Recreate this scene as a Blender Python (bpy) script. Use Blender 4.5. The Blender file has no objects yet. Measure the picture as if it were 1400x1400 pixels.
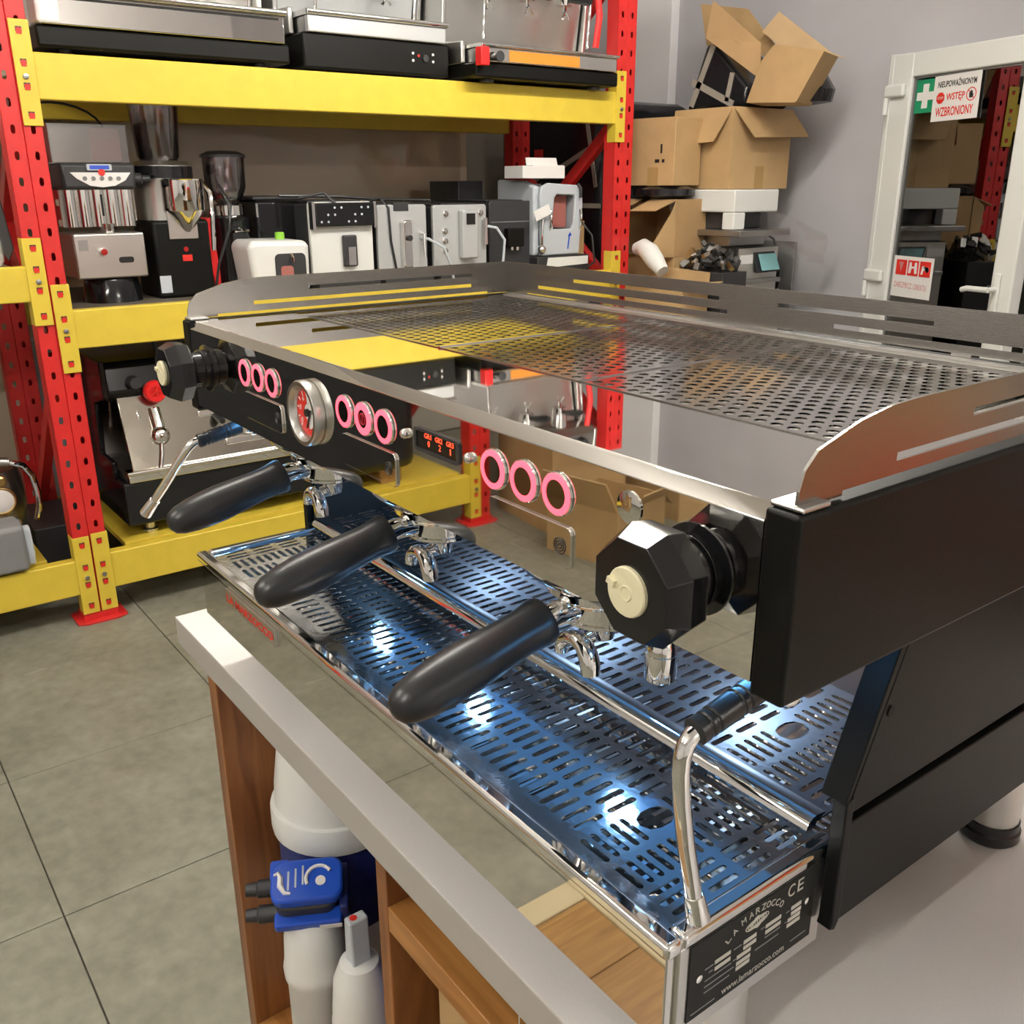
import bpy, math, random
from mathutils import Vector, Matrix
random.seed(7)
PI = math.pi
sc = bpy.context.scene
COL = sc.collection

# ------------------------------------------------------------------ camera
YAW, PITCH, ROLL, FPX = -0.9275, -0.3363, -0.0038, 1291.46
cf = Vector((math.sin(YAW)*math.cos(PITCH), math.cos(YAW)*math.cos(PITCH), math.sin(PITCH)))
cr = Vector((math.cos(YAW), -math.sin(YAW), 0)); cu = cr.cross(cf)
r2 = cr*math.cos(ROLL)+cu*math.sin(ROLL); u2 = cu*math.cos(ROLL)-cr*math.sin(ROLL)
cd = bpy.data.cameras.new('camera'); cam = bpy.data.objects.new('camera', cd); COL.objects.link(cam)
cd.sensor_fit = 'HORIZONTAL'; cd.sensor_width = 36; cd.lens = 36*FPX/1400; cd.clip_start = .02; cd.clip_end = 60
cam.matrix_world = Matrix(((r2.x, u2.x, -cf.x, .7531), (r2.y, u2.y, -cf.y, -.3644), (r2.z, u2.z, -cf.z, 1.4775), (0, 0, 0, 1)))
sc.camera = cam

# ------------------------------------------------------------------ world, lamps, exposure
wd = bpy.data.worlds.new('world'); sc.world = wd; wd.use_nodes = True
wd.node_tree.nodes['Background'].inputs[0].default_value = (.9, .95, 1, 1)
wd.node_tree.nodes['Background'].inputs[1].default_value = .05
sc.view_settings.view_transform = 'Standard'; sc.view_settings.look = 'None'
sc.view_settings.exposure = 0.8; sc.view_settings.gamma = 1; sc.view_settings.use_curve_mapping = False
sc.cycles.max_bounces = 10; sc.cycles.glossy_bounces = 6; sc.cycles.transparent_max_bounces = 12
sc.cycles.use_denoising = True; sc.cycles.sample_clamp_indirect = 6; sc.cycles.caustics_refractive = False

def area(name, loc, sx, sy, power, color, rot=(0, 0, 0)):
    l = bpy.data.lights.new(name, 'AREA'); l.shape = 'RECTANGLE'; l.size = sx; l.size_y = sy
    l.energy = power; l.color = color
    o = bpy.data.objects.new(name, l); COL.objects.link(o); o.location = loc; o.rotation_euler = rot
    return o
CEIL = 3.1
LAMPS = [(3.3, 1.2, 70), (.8, -2.2, 95), (-1.15, 1.95, 105), (-1.1, -2.0, 85), (-.85, .3, 66)]   # x, y, emission of each tube; first one added to light the shelf backing
MZ = .85
for lx, pw in ((-.385, .9), (-.135, 1.25), (.135, 1.5)):
    area('led_light', (lx, .245, MZ+.339), .03, .014, pw*.15, (.30, .60, 1.0), (.5, 0, 0))

for lx in (-.40, .40):
    area('grip_fill_light', (lx, .085, MZ+.352), .06, .03, .10, (.16, .50, 1.0))  # added fill for blue highlights on the wand grips

# ------------------------------------------------------------------ materials
def newmat(name):
    m = bpy.data.materials.new(name); m.use_nodes = True
    return m, m.node_tree, m.node_tree.nodes['Principled BSDF']
def mat(name, col, rough=.5, metal=0, emit=0, bump=0, scale=40, var=0, stretch=None, coat=0, spec=.5, alpha=1):
    m, t, b = newmat(name)
    b.inputs['Base Color'].default_value = (*col, 1); b.inputs['Roughness'].default_value = rough
    b.inputs['Metallic'].default_value = metal; b.inputs['Specular IOR Level'].default_value = spec
    b.inputs['Coat Weight'].default_value = coat
    if emit:
        b.inputs['Emission Color'].default_value = (*col, 1); b.inputs['Emission Strength'].default_value = emit
    if bump or var:
        tc = t.nodes.new('ShaderNodeTexCoord'); mp = t.nodes.new('ShaderNodeMapping'); n = t.nodes.new('ShaderNodeTexNoise')
        n.inputs['Scale'].default_value = scale; n.inputs['Detail'].default_value = 5
        if stretch: mp.inputs['Scale'].default_value = stretch
        t.links.new(tc.outputs['Object'], mp.inputs[0]); t.links.new(mp.outputs[0], n.inputs['Vector'])
        if bump:
            bn = t.nodes.new('ShaderNodeBump'); bn.inputs['Strength'].default_value = bump; bn.inputs['Distance'].default_value = .002
            t.links.new(n.outputs['Fac'], bn.inputs['Height']); t.links.new(bn.outputs[0], b.inputs['Normal'])
        if var:
            rp = t.nodes.new('ShaderNodeValToRGB')
            rp.color_ramp.elements[0].position = .3; rp.color_ramp.elements[1].position = .7
            rp.color_ramp.elements[0].color = (*[max(0, c*(1-var)) for c in col], 1)
            rp.color_ramp.elements[1].color = (*[min(1, c*(1+var)) for c in col], 1)
            t.links.new(n.outputs['Fac'], rp.inputs[0]); t.links.new(rp.outputs[0], b.inputs['Base Color'])
    return m
def clearmat(name, tint, refl=.12, rough=.02):
    m, t, b = newmat(name); t.nodes.remove(b)
    out = t.nodes['Material Output']; tr = t.nodes.new('ShaderNodeBsdfTransparent'); gl = t.nodes.new('ShaderNodeBsdfGlossy')
    fr = t.nodes.new('ShaderNodeFresnel'); fr.inputs['IOR'].default_value = 1.5
    ad = t.nodes.new('ShaderNodeMath'); ad.operation = 'ADD'; ad.use_clamp = True; ad.inputs[1].default_value = refl
    mx = t.nodes.new('ShaderNodeMixShader'); tr.inputs[0].default_value = (*tint, 1)
    gl.inputs['Roughness'].default_value = rough
    t.links.new(fr.outputs[0], ad.inputs[0]); t.links.new(ad.outputs[0], mx.inputs[0])
    t.links.new(tr.outputs[0], mx.inputs[1]); t.links.new(gl.outputs[0], mx.inputs[2]); t.links.new(mx.outputs[0], out.inputs[0])
    return m
def woodmat(name, c0, c1, axis=2, rough=.38, scale=9):
    m, t, b = newmat(name)
    tc = t.nodes.new('ShaderNodeTexCoord'); mp = t.nodes.new('ShaderNodeMapping'); n = t.nodes.new('ShaderNodeTexNoise')
    s = [1, 1, 1]; s = [12, 12, 12]; s[axis] = .9
    mp.inputs['Scale'].default_value = s; n.inputs['Scale'].default_value = scale*.35; n.inputs['Detail'].default_value = 8; n.inputs['Distortion'].default_value = 1.2
    rp = t.nodes.new('ShaderNodeValToRGB'); rp.color_ramp.elements[0].position = .36; rp.color_ramp.elements[1].position = .66
    rp.color_ramp.elements[0].color = (*c0, 1); rp.color_ramp.elements[1].color = (*c1, 1)
    t.links.new(tc.outputs['Object'], mp.inputs[0]); t.links.new(mp.outputs[0], n.inputs['Vector'])
    t.links.new(n.outputs['Fac'], rp.inputs[0]); t.links.new(rp.outputs[0], b.inputs['Base Color']); b.inputs['Roughness'].default_value = rough
    return m
M = {}
M['chrome'] = mat('chrome', (.82, .81, .79), .045, 1)
M['mirror'] = mat('mirror_steel', (.80, .78, .74), .022, 1)
M['grate'] = mat('grate_steel', (.70, .71, .72), .085, 1, bump=.06, scale=130)
M['brushed'] = mat('brushed_steel', (.38, .365, .345), .22, 1, bump=.08, scale=60, stretch=(1, 1, 30))
M['perf'] = mat('perforated_steel', (.56, .55, .53), .10, 1)
M['splash'] = mat('warm_tinted_steel', (.36, .275, .25), .40, 1)  # warm tint put in to offset blue lamp light on the upper grate
M['satin'] = mat('satin_steel', (.66, .65, .62), .30, 1)
M['warmchrome'] = mat('warm_reflection_chrome', (.50, .47, .40), .13, 1, bump=.9, scale=7)  # warm beige reflections put into the colour, streaks into the bump
M['dull'] = mat('dull_steel', (.42, .41, .40), .36, 1)
M['black'] = mat('black_powder_coat', (.0042, .0042, .0034), .44, bump=.08, scale=500, spec=.2)
M['blackg'] = mat('black_gloss', (.008, .008, .009), .12)
M['rubber'] = mat('black_rubber', (.016, .017, .018), .33, bump=.05, scale=120)
M['dark'] = mat('dark_plastic', (.03, .03, .032), .45)
M['grey'] = mat('grey_plastic', (.20, .20, .20), .45)
M['lgrey'] = mat('light_grey_plastic', (.50, .54, .58), .40)
M['silverp'] = mat('silver_plastic', (.55, .56, .56), .32, .35)
M['white'] = mat('white_plastic', (.72, .72, .69), .35)
M['pvc'] = mat('white_pvc', (.76, .77, .74), .28)
M['foam'] = mat('styrofoam', (.75, .76, .73), .8, bump=.25, scale=120)
M['cream'] = mat('cream_plastic', (.80, .74, .50), .45)
M['ledred'] = mat('red_light_ring', (1, .09, .135), .4, emit=1.2)
M['redglow'] = mat('dark_red_lens', (.16, .004, .01), .25, emit=.6)
M['scrtext'] = mat('screen_red', (1, .06, .02), .4, emit=1.6)
M['screen'] = mat('screen_dark', (.012, .010, .008), .12)
M['lensm'] = mat('smoked_chrome', (.30, .26, .22), .03, 1)
M['screenb'] = mat('screen_teal', (.18, .36, .36), .2, emit=.2)
M['screenblue'] = mat('screen_blue', (.04, .08, .42), .2, emit=.25)
M['glowsheet'] = mat('underside_glow', (.13, .31, .58), .3, emit=.19)  # lamp light on the head underside, put in as emission
M['ledw'] = mat('led_lens', (.45, .72, 1), .3, emit=4)
for k_, l_ in enumerate(LAMPS): M['lamp%d' % k_] = mat('lamp_tube', (1, .95, .87), .5, emit=l_[2])
M['yellow'] = mat('yellow_paint', (.68, .505, .050), .42, var=.05, scale=14, bump=.04)
M['red'] = mat('red_paint', (.60, .022, .020), .40, var=.08, scale=14)
M['redp'] = mat('red_plastic', (.75, .02, .02), .3)
M['hole'] = mat('dark_gap', (.01, .01, .01), .8)
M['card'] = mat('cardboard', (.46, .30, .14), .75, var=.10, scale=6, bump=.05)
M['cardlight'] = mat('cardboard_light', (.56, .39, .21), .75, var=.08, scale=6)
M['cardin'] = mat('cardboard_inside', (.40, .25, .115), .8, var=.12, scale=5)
M['tape'] = mat('brown_tape', (.40, .25, .10), .25)
M['greytape'] = mat('grey_tape', (.34, .30, .25), .45)
M['bag'] = mat('black_film', (.012, .012, .014), .18, bump=1.0, scale=14)
M['film'] = clearmat('clear_film', (.93, .92, .90), .03, .12)
M['clear'] = clearmat('clear_plastic', (.84, .81, .79), .14, .18)
M['smoke'] = clearmat('smoked_plastic', (.76, .72, .75), .14, .16)
M['glass'] = clearmat('door_glass', (.45, .48, .44), .17, .0)
M['wall'] = mat('wall_paint', (.50, .49, .51), .85, var=.04, scale=3, bump=.05)
M['walld'] = mat('back_wall_paint', (.40, .37, .32), .85, var=.05, scale=3)
M['white_wall'] = mat('white_wall_paint', (.86, .85, .86), .8, var=.03, scale=3)
M['ceil'] = mat('ceiling_paint', (.80, .79, .78), .9)
M['grout'] = mat('grout', (.11, .105, .085), .9)
M['counter'] = mat('white_laminate', (.74, .715, .70), .22, var=.035, scale=900)
M['counteredge'] = mat('grey_edge', (.40, .38, .35), .40)
M['wood'] = woodmat('walnut_veneer', (.16, .055, .015), (.30, .115, .033))
M['woodh'] = woodmat('walnut_veneer_flat', (.30, .125, .030), (.46, .215, .06), axis=0)
M['woodedge'] = woodmat('walnut_edge', (.20, .075, .025), (.27, .105, .035))
M['plank'] = woodmat('oak_plank', (.25, .125, .032), (.36, .20, .06), axis=1)
M['plankrim'] = mat('cream_wood', (.50, .42, .26), .5)
M['navy'] = mat('navy_label', (.012, .022, .13), .35)
M['blue'] = mat('blue_plastic', (.012, .075, .50), .32)
M['green'] = mat('green_sign', (.01, .27, .12), .4)
M['signw'] = mat('sign_white', (.80, .78, .76), .4)
M['signred'] = mat('sign_red', (.68, .025, .015), .4)
M['signpink'] = mat('sign_faded_red', (.60, .22, .22), .5)
M['ink'] = mat('black_ink', (.012, .012, .012), .5)
M['label'] = mat('black_data_plate', (.012, .012, .010), .5, spec=.2)
M['labelt'] = mat('plate_lettering', (.52, .50, .44), .45)
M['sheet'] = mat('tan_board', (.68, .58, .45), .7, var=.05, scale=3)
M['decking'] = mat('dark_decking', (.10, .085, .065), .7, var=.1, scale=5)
M['junk'] = mat('dark_scrap', (.03, .028, .026), .4)
M['brass'] = mat('brass', (.60, .42, .18), .3, 1)
M['lime'] = mat('lime_plastic', (.25, .55, .05), .4)
M['orange'] = mat('orange_reflection', (.62, .24, .03), .4)  # colour of an orange reflection on the chrome tray front
M['beans'] = mat('red_brown_paper', (.36, .12, .10), .6)

def tilemat():
    m, t, b = newmat('concrete_tile')
    tc = t.nodes.new('ShaderNodeTexCoord'); oi = t.nodes.new('ShaderNodeObjectInfo')
    ad = t.nodes.new('ShaderNodeVectorMath'); ad.operation = 'ADD'
    sc_ = t.nodes.new('ShaderNodeVectorMath'); sc_.operation = 'SCALE'; sc_.inputs[3].default_value = 1
    t.links.new(tc.outputs['Object'], ad.inputs[0]); t.links.new(oi.outputs['Location'], sc_.inputs[0]); t.links.new(sc_.outputs[0], ad.inputs[1])
    n = t.nodes.new('ShaderNodeTexNoise'); n.inputs['Scale'].default_value = 4.2; n.inputs['Detail'].default_value = 7; n.inputs['Roughness'].default_value = .62
    n2 = t.nodes.new('ShaderNodeTexNoise'); n2.inputs['Scale'].default_value = 26; n2.inputs['Detail'].default_value = 4
    for k in (n, n2): t.links.new(ad.outputs[0], k.inputs['Vector'])
    rp = t.nodes.new('ShaderNodeValToRGB'); rp.color_ramp.elements[0].position = .3; rp.color_ramp.elements[1].position = .72
    rp.color_ramp.elements[0].color = (.168, .162, .122, 1); rp.color_ramp.elements[1].color = (.262, .255, .203, 1)
    mx = t.nodes.new('ShaderNodeMixRGB'); mx.blend_type = 'OVERLAY'; mx.inputs[0].default_value = .35
    t.links.new(n.outputs['Fac'], rp.inputs[0]); t.links.new(rp.outputs[0], mx.inputs[1]); t.links.new(n2.outputs['Fac'], mx.inputs[2])
    t.links.new(mx.outputs[0], b.inputs['Base Color']); b.inputs['Roughness'].default_value = .48
    return m
M['tile'] = tilemat()

# ------------------------------------------------------------------ mesh builder
def basis(d):
    d = Vector(d).normalized(); a = Vector((0, 0, 1)) if abs(d.z) < .9 else Vector((1, 0, 0))
    u = a.cross(d).normalized(); return u, d.cross(u), d
class G:
    def __init__(s): s.v = []; s.f = []; s.mi = []; s.cur = 0
    def add(s, vs, fs, mx=None):
        o = len(s.v)
        s.v += [tuple(mx @ Vector(p)) if mx else tuple(p) for p in vs]
        s.f += [tuple(i+o for i in f) for f in fs]; s.mi += [s.cur]*len(fs); return s
    def box(s, x0, x1, y0, y1, z0, z1, mx=None):
        v = [(x, y, z) for x in (x0, x1) for y in (y0, y1) for z in (z0, z1)]
        return s.add(v, [(0, 1, 3, 2), (4, 6, 7, 5), (0, 4, 5, 1), (2, 3, 7, 6), (0, 2, 6, 4), (1, 5, 7, 3)], mx)
    def obox(s, c, size, rot=(0, 0, 0)):
        from mathutils import Euler
        m = Matrix.Translation(c) @ Euler(rot).to_matrix().to_4x4(); a, b, d = [k/2 for k in size]
        return s.box(-a, a, -b, b, -d, d, m)
    def lathe(s, prof, o=(0, 0, 0), d=(0, 0, 1), n=24, cap=True, ph=0, arc=2*PI):
        u, w, d = basis(d); o = Vector(o); vs = []; fs = []
        for r, h in prof:
            for i in range(n):
                a = 2*PI*(i+ph)/n; vs.append(o+d*h+(u*math.cos(a)+w*math.sin(a))*max(r, 1e-5))
        for k in range(len(prof)-1):
            for i in range(n):
                j = (i+1) % n; fs.append((k*n+i, k*n+j, (k+1)*n+j, (k+1)*n+i))
        if cap: fs += [tuple(range(n))[::-1], tuple(range((len(prof)-1)*n, len(prof)*n))]
        return s.add(vs, fs)
    def cyl(s, a, b, r0, r1=None, n=18, ph=0):
        a = Vector(a); b = Vector(b); L = (b-a).length
        return s.lathe([(r0, 0), (r0 if r1 is None else r1, L)], a, b-a, n, True, ph)
    def sphere(s, c, r, n=16, sq=1):
        k = 8; return s.lathe([(r*math.sin(PI*i/k), -r*sq*math.cos(PI*i/k)) for i in range(k+1)], c, (0, 0, 1), n, False)
    def tube(s, pts, r, n=10):
        P = [Vector(p) for p in pts]; vs = []; fs = []; m = len(P); ref = None
        for i, p in enumerate(P):
            t = ((P[i+1]-p) if i < m-1 else (p-P[i-1]))
            if 0 < i < m-1: t = (P[i+1]-p).normalized()+(p-P[i-1]).normalized()
            t.normalize()
            if ref is None: ref = basis(t)[0]
            u = (ref-t*ref.dot(t)).normalized(); w = t.cross(u); ref = u
            rr = r[i] if isinstance(r, (list, tuple)) else r
            for k in range(n): vs.append(p+(u*math.cos(2*PI*k/n)+w*math.sin(2*PI*k/n))*rr)
        for i in range(m-1):
            for k in range(n):
                j = (k+1) % n; fs.append((i*n+k, i*n+j, (i+1)*n+j, (i+1)*n+k))
        fs += [tuple(range(n))[::-1], tuple(range((m-1)*n, m*n))]
        return s.add(vs, fs)
    def torus(s, c, d, R, r, n=28, m=8):
        u, w, d = basis(d); c = Vector(c); vs = []; fs = []
        for i in range(n):
            a = 2*PI*i/n; e = u*math.cos(a)+w*math.sin(a)
            for k in range(m): b = 2*PI*k/m; vs.append(c+e*(R+r*math.cos(b))+d*r*math.sin(b))
        for i in range(n):
            for k in range(m):
                i2 = (i+1) % n; k2 = (k+1) % m; fs.append((i*m+k, i2*m+k, i2*m+k2, i*m+k2))
        return s.add(vs, fs)
    def prism(s, poly, axis, a, b, mx=None):
        n = len(poly)
        def P(p, t): return {'x': (t, p[0], p[1]), 'y': (p[0], t, p[1]), 'z': (p[0], p[1], t)}[axis]
        vs = [P(p, a) for p in poly]+[P(p, b) for p in poly]
        fs = [tuple(range(n)), tuple(range(n, 2*n))[::-1]]+[(i, i+n, (i+1) % n+n, (i+1) % n) for i in range(n)]
        return s.add(vs, fs, mx)
    def plate(s, x0, x1, y0, y1, z1, th, blocks, mx=None):
        """flat sheet with real holes; block = (x0,x1,y0,y1,nx,ny,half_w,half_h,stagger,points)"""
        z0 = z1-th
        xs = sorted({x0, x1, *[b[0] for b in blocks], *[b[1] for b in blocks]}); ys = sorted({y0, y1, *[b[2] for b in blocks], *[b[3] for b in blocks]})
        def quad(a, b, c, d):
            s.add([(a, c, z1), (b, c, z1), (b, d, z1), (a, d, z1), (a, c, z0), (b, c, z0), (b, d, z0), (a, d, z0)], [(0, 1, 2, 3), (7, 6, 5, 4)], mx)
        for i in range(len(xs)-1):
            for j in range(len(ys)-1):
                cx = (xs[i]+xs[i+1])/2; cy = (ys[j]+ys[j+1])/2
                if any(b[0] < cx < b[1] and b[2] < cy < b[3] for b in blocks): continue
                quad(xs[i], xs[i+1], ys[j], ys[j+1])
        for (bx0, bx1, by0, by1, nx, ny, hw, hh, stg, npt) in blocks:
            w = (bx1-bx0)/nx; h = (by1-by0)/ny
            for j in range(ny):
                off = w*.5 if (stg and j % 2) else 0
                m = nx-1 if off else nx
                if off: quad(bx0, bx0+off, by0+j*h, by0+(j+1)*h); quad(bx1-off, bx1, by0+j*h, by0+(j+1)*h)
                for i in range(m):
                    cx = bx0+off+(i+.5)*w; cy = by0+(j+.5)*h; inn = []; out = []
                    b = min(hw, hh); ex = hw-b; ey = hh-b
                    seq = [2*PI*k/npt for k in range(npt)]
                    for a in seq:
                        c_, s_ = round(math.cos(a), 6), round(math.sin(a), 6); q = max(abs(c_), abs(s_))
                        reps = [(1 if c_ > 0 else -1 if c_ < 0 else 0, 1 if s_ > 0 else -1 if s_ < 0 else 0)]
                        if ey > 1e-6 and s_ == 0: reps = [(reps[0][0], -1), (reps[0][0], 1)] if c_ > 0 else [(reps[0][0], 1), (reps[0][0], -1)]
                        if ex > 1e-6 and c_ == 0: reps = [(1, reps[0][1]), (-1, reps[0][1])] if s_ > 0 else [(-1, reps[0][1]), (1, reps[0][1])]
                        for sx, sy in reps:
                            inn.append((cx+sx*ex+b*c_, cy+sy*ey+b*s_))
                            ox = w/2*c_/q if abs(c_) > 1e-6 else sx*ex; oy = h/2*s_/q if abs(s_) > 1e-6 else sy*ey
                            out.append((cx+ox, cy+oy))
                    n = len(inn)
                    vs = [(*p, z1) for p in out]+[(*p, z1) for p in inn]+[(*p, z0) for p in inn]+[(*p, z0) for p in out]
                    fs = []
                    for k in range(n):
                        l = (k+1) % n
                        fs += [(k, l, n+l, n+k), (n+k, n+l, 2*n+l, 2*n+k), (2*n+k, 2*n+l, 3*n+l, 3*n+k)]
                    s.add(vs, fs, mx)
        for p, q in (((x0, y0), (x1, y0)), ((x1, y0), (x1, y1)), ((x1, y1), (x0, y1)), ((x0, y1), (x0, y0))):
            s.add([(*p, z0), (*q, z0), (*q, z1), (*p, z1)], [(0, 1, 2, 3)], mx)
        return s

def link(o, parent=None):
    COL.objects.link(o)
    if parent: o.parent = parent
    return o
def obj(name, g, m, parent=None, bevel=0, label=None, seg=2, ang=35, wn=False):
    me = bpy.data.meshes.new(name); me.from_pydata(g.v, [], g.f)
    for k in (m if isinstance(m, (list, tuple)) else [m]): me.materials.append(M[k])
    me.polygons.foreach_set('material_index', g.mi)
    me.polygons.foreach_set('use_smooth', [True]*len(me.polygons))
    me.set_sharp_from_angle(angle=math.radians(ang)); me.update()
    o = link(bpy.data.objects.new(name, me), parent)
    if bevel:
        b = o.modifiers.new('bevel', 'BEVEL'); b.width = bevel; b.segments = seg; b.limit_method = 'ANGLE'; b.angle_limit = math.radians(40)
    if bevel or wn:
        k = o.modifiers.new('normals', 'WEIGHTED_NORMAL'); k.keep_sharp = True; k.weight = 100
    if label: o['label'] = label
    return o
def tag(o, label, cat, group=None, kind=None):
    o['label'] = label; o['category'] = cat
    if group: o['group'] = group
    if kind: o['kind'] = kind
    return o
def thing(name, label, cat, loc=(0, 0, 0), rotz=0, group=None):
    o = link(bpy.data.objects.new(name, None)); o.empty_display_size = .05
    o.location = loc; o.rotation_euler = (0, 0, rotz); return tag(o, label, cat, group)
def struct(name, g, m, parent=None, label=None, bevel=0):
    o = obj(name, g, m, parent, bevel)
    if not parent: o['kind'] = 'structure'
    if label: o['label'] = label
    return o
def inst(name, src, loc, parent, rot=None):
    o = src.copy(); o.name = name; COL.objects.link(o); o.parent = parent; o.location = loc
    if rot: o.rotation_euler = rot
    return o
def dup(root, loc, rotz, label, group=None):
    r = root.copy(); COL.objects.link(r); r.location = loc; r.rotation_euler = (0, 0, rotz); r['label'] = label
    for ch in list(root.children):
        c = ch.copy(); COL.objects.link(c); c.parent = r
        for g in list(ch.children):
            d = g.copy(); COL.objects.link(d); d.parent = c
    return r
def text(name, body, parent, m, origin, right, up, w, h, depth=.0004, bold=0):
    cu_ = bpy.data.curves.new('txt', 'FONT'); cu_.body = body; cu_.size = 1; cu_.extrude = .01; cu_.offset = bold; cu_.resolution_u = 3
    t = bpy.data.objects.new('txt', cu_); COL.objects.link(t); bpy.context.view_layer.update()
    me = bpy.data.meshes.new_from_object(t.evaluated_get(bpy.context.evaluated_depsgraph_get()))
    bpy.data.objects.remove(t); bpy.data.curves.remove(cu_)
    xs = [v.co.x for v in me.vertices]; ys = [v.co.y for v in me.vertices]
    R = Vector(right).normalized(); U = Vector(up).normalized(); N = R.cross(U); O = Vector(origin)
    kx = w/(max(xs)-min(xs)); ky = h/(max(ys)-min(ys))
    for v in me.vertices:
        v.co = O+R*((v.co.x-min(xs))*kx)+U*((v.co.y-min(ys))*ky)+N*(depth if v.co.z > 0 else 0)
    me.materials.clear(); me.materials.append(M[m]); me.name = name
    return link(bpy.data.objects.new(name, me), parent)
def arc(c, r, a0, a1, n, f):
    return [f(c[0]+r*math.cos(a0+(a1-a0)*i/n), c[1]+r*math.sin(a0+(a1-a0)*i/n)) for i in range(n+1)]

# ================================================================== ROOM
g = G().box(-4.3, 4.4, -4.6, 5.6, -.06, -.006)
floor = struct('floor', g, 'grout'); floor['label'] = 'grey concrete-look tiled floor with narrow dark joints'
tg = G().box(-.2985, .2985, -.2985, .2985, -.02, 0)
t0 = obj('floor_tile', tg, 'tile', floor, .0015)
first = True
for i in range(-5, 9):
    for j in range(-7, 8):
        x = -1.12+.3+.6*i; y = -.16+.3+.6*j
        if x < -4.2 or x > 4.1 or y < -4.5 or y > 3.75: continue
        if first: t0.location = (x, y, 0); first = False
        else: inst('floor_tile', t0, (x, y, 0), floor)
struct('ceiling', G().box(-4.3, 4.4, -4.6, 3.9, CEIL, CEIL+.1), 'ceil')
DX0, DX1, DH = -1.945, -1.02, 2.005
DZ = 3.8
g = G().box(-4.3, DX0, DZ, DZ+.15, 0, CEIL).box(-1.12, 4.4, DZ, DZ+.15, 0, CEIL).box(DX0, -1.12, DZ, DZ+.15, DH, CEIL)
struct('wall_back', g, 'wall', label='grey painted wall with a white framed door')
struct('wall_left', G().box(-4.3, -4.15, -4.6, DZ, 0, CEIL), 'walld')
struct('wall_right', G().box(4.3, 4.45, -4.6, DZ, 0, CEIL), 'white_wall')
struct('wall_front', G().box(-4.3, 4.4, -4.75, -4.6, 0, CEIL), 'white_wall')
struct('trim_1', G().box(-3.75, -3.27, 3.74, 3.80, 0, CEIL), 'white_wall', label='shallow white pillar on the grey wall behind the cardboard boxes', bevel=.004)
g = G().box(-3.0, 1.2, 5.5, 5.6, 0, CEIL).box(-3.1, -3.0, 3.95, 5.6, 0, CEIL).box(1.2, 1.3, 3.95, 5.6, 0, CEIL).box(-3.1, 1.3, 3.95, 5.6, CEIL-.3, CEIL-.2)
struct('wall_storeroom', g, 'walld')
# door: white glazed leaf standing ajar, hinged on the left -----------------------
OX1 = -1.12
door = struct('door_1', G().box(DX0, DX0+.035, DZ-.02, DZ+.09, 0, DH).box(OX1-.035, OX1, DZ-.02, DZ+.09, 0, DH).box(DX0+.035, OX1-.035, DZ-.02, DZ+.09, DH-.035, DH), 'pvc', bevel=.004)
door['label'] = 'white framed glass door with warning signs standing ajar'
HL = (-1.945, 3.735, 0); HR = -math.radians(16)
def leafpart(name, g, m, parent=door, bevel=0):
    o = struct(name, g, m, parent, bevel=bevel)
    if parent is door: o.location = HL; o.rotation_euler = (0, 0, HR)
    return o
gx0, gx1, gz0, gz1 = .183, .768, .22, 1.897
leafpart('door_leaf', G().box(.05, gx0, 0, .06, .02, 1.993).box(gx1, .872, 0, .06, .02, 1.993).box(gx0, gx1, 0, .06, gz1, 1.993).box(gx0, gx1, 0, .06, .02, gz0), 'pvc', bevel=.006)
leafpart('leaf_fold', G().box(.058, .066, -.004, .0, .02, 1.985), 'pvc')
leafpart('glass_pane', G().box(gx0, gx1, .022, .03, gz0, gz1), 'glass')
g = G()
for a, b, c, d in ((gx0, gx0+.010, gz0, gz1), (gx1-.010, gx1, gz0, gz1), (gx0, gx1, gz0, gz0+.010), (gx0, gx1, gz1-.008, gz1)): g.box(a, b, .014, .022, c, d)
leafpart('glazing_bead', g, 'grey')
hd = leafpart('door_handle', G().box(.787, .820, -.012, 0, .96, 1.125), 'pvc', bevel=.005)
leafpart('lever', G().cyl((.803, -.012, 1.062), (.803, -.05, 1.062), .011).tube([(.809, -.05, 1.062), (.70, -.052, 1.06), (.672, -.048, 1.052)], .0115), 'pvc', hd)
for hz in (1.847, 1.061):
    h = leafpart('hinge', G().box(.045, .16, -.024, 0, hz-.026, hz+.026), 'pvc', bevel=.009)
    leafpart('hinge_pin', G().cyl((.056, -.015, hz-.026), (.056, -.015, hz-.095), .011), 'pvc', h)
ys = .0215
def sgn(o): o.location = HL; o.rotation_euler = (0, 0, HR); return o
s1 = sgn(tag(obj('first_aid_sign', G().box(.197, .312, ys-.0015, ys, 1.750, 1.882), 'green'), 'green first aid sign with a white cross on the door glass', 'sign'))
cx, cz, a_, b_ = .254, 1.816, .016, .048
obj('cross', G().prism([(cx-a_, cz-b_), (cx+a_, cz-b_), (cx+a_, cz-a_), (cx+b_, cz-a_), (cx+b_, cz+a_), (cx+a_, cz+a_), (cx+a_, cz+b_), (cx-a_, cz+b_), (cx-a_, cz+a_), (cx-b_, cz+a_), (cx-b_, cz-a_), (cx-a_, cz-a_)], 'y', ys-.003, ys-.0015), 'signw', s1)
mx_ = Matrix.Translation((.310, 0, 1.710)) @ Matrix.Rotation(-.018, 4, 'Y')
s2 = sgn(tag(obj('no_entry_sign', G().box(0, .247, ys-.010, ys-.008, 0, .176, mx_), 'signw'), 'white no entry sign with red lettering in the top corner of the door glass', 'sign'))
def S(x, z): return mx_ @ Vector((x, ys-.010, z))
RX = mx_.to_3x3() @ Vector((1, 0, 0)); RZ = mx_.to_3x3() @ Vector((0, 0, 1))
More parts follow.
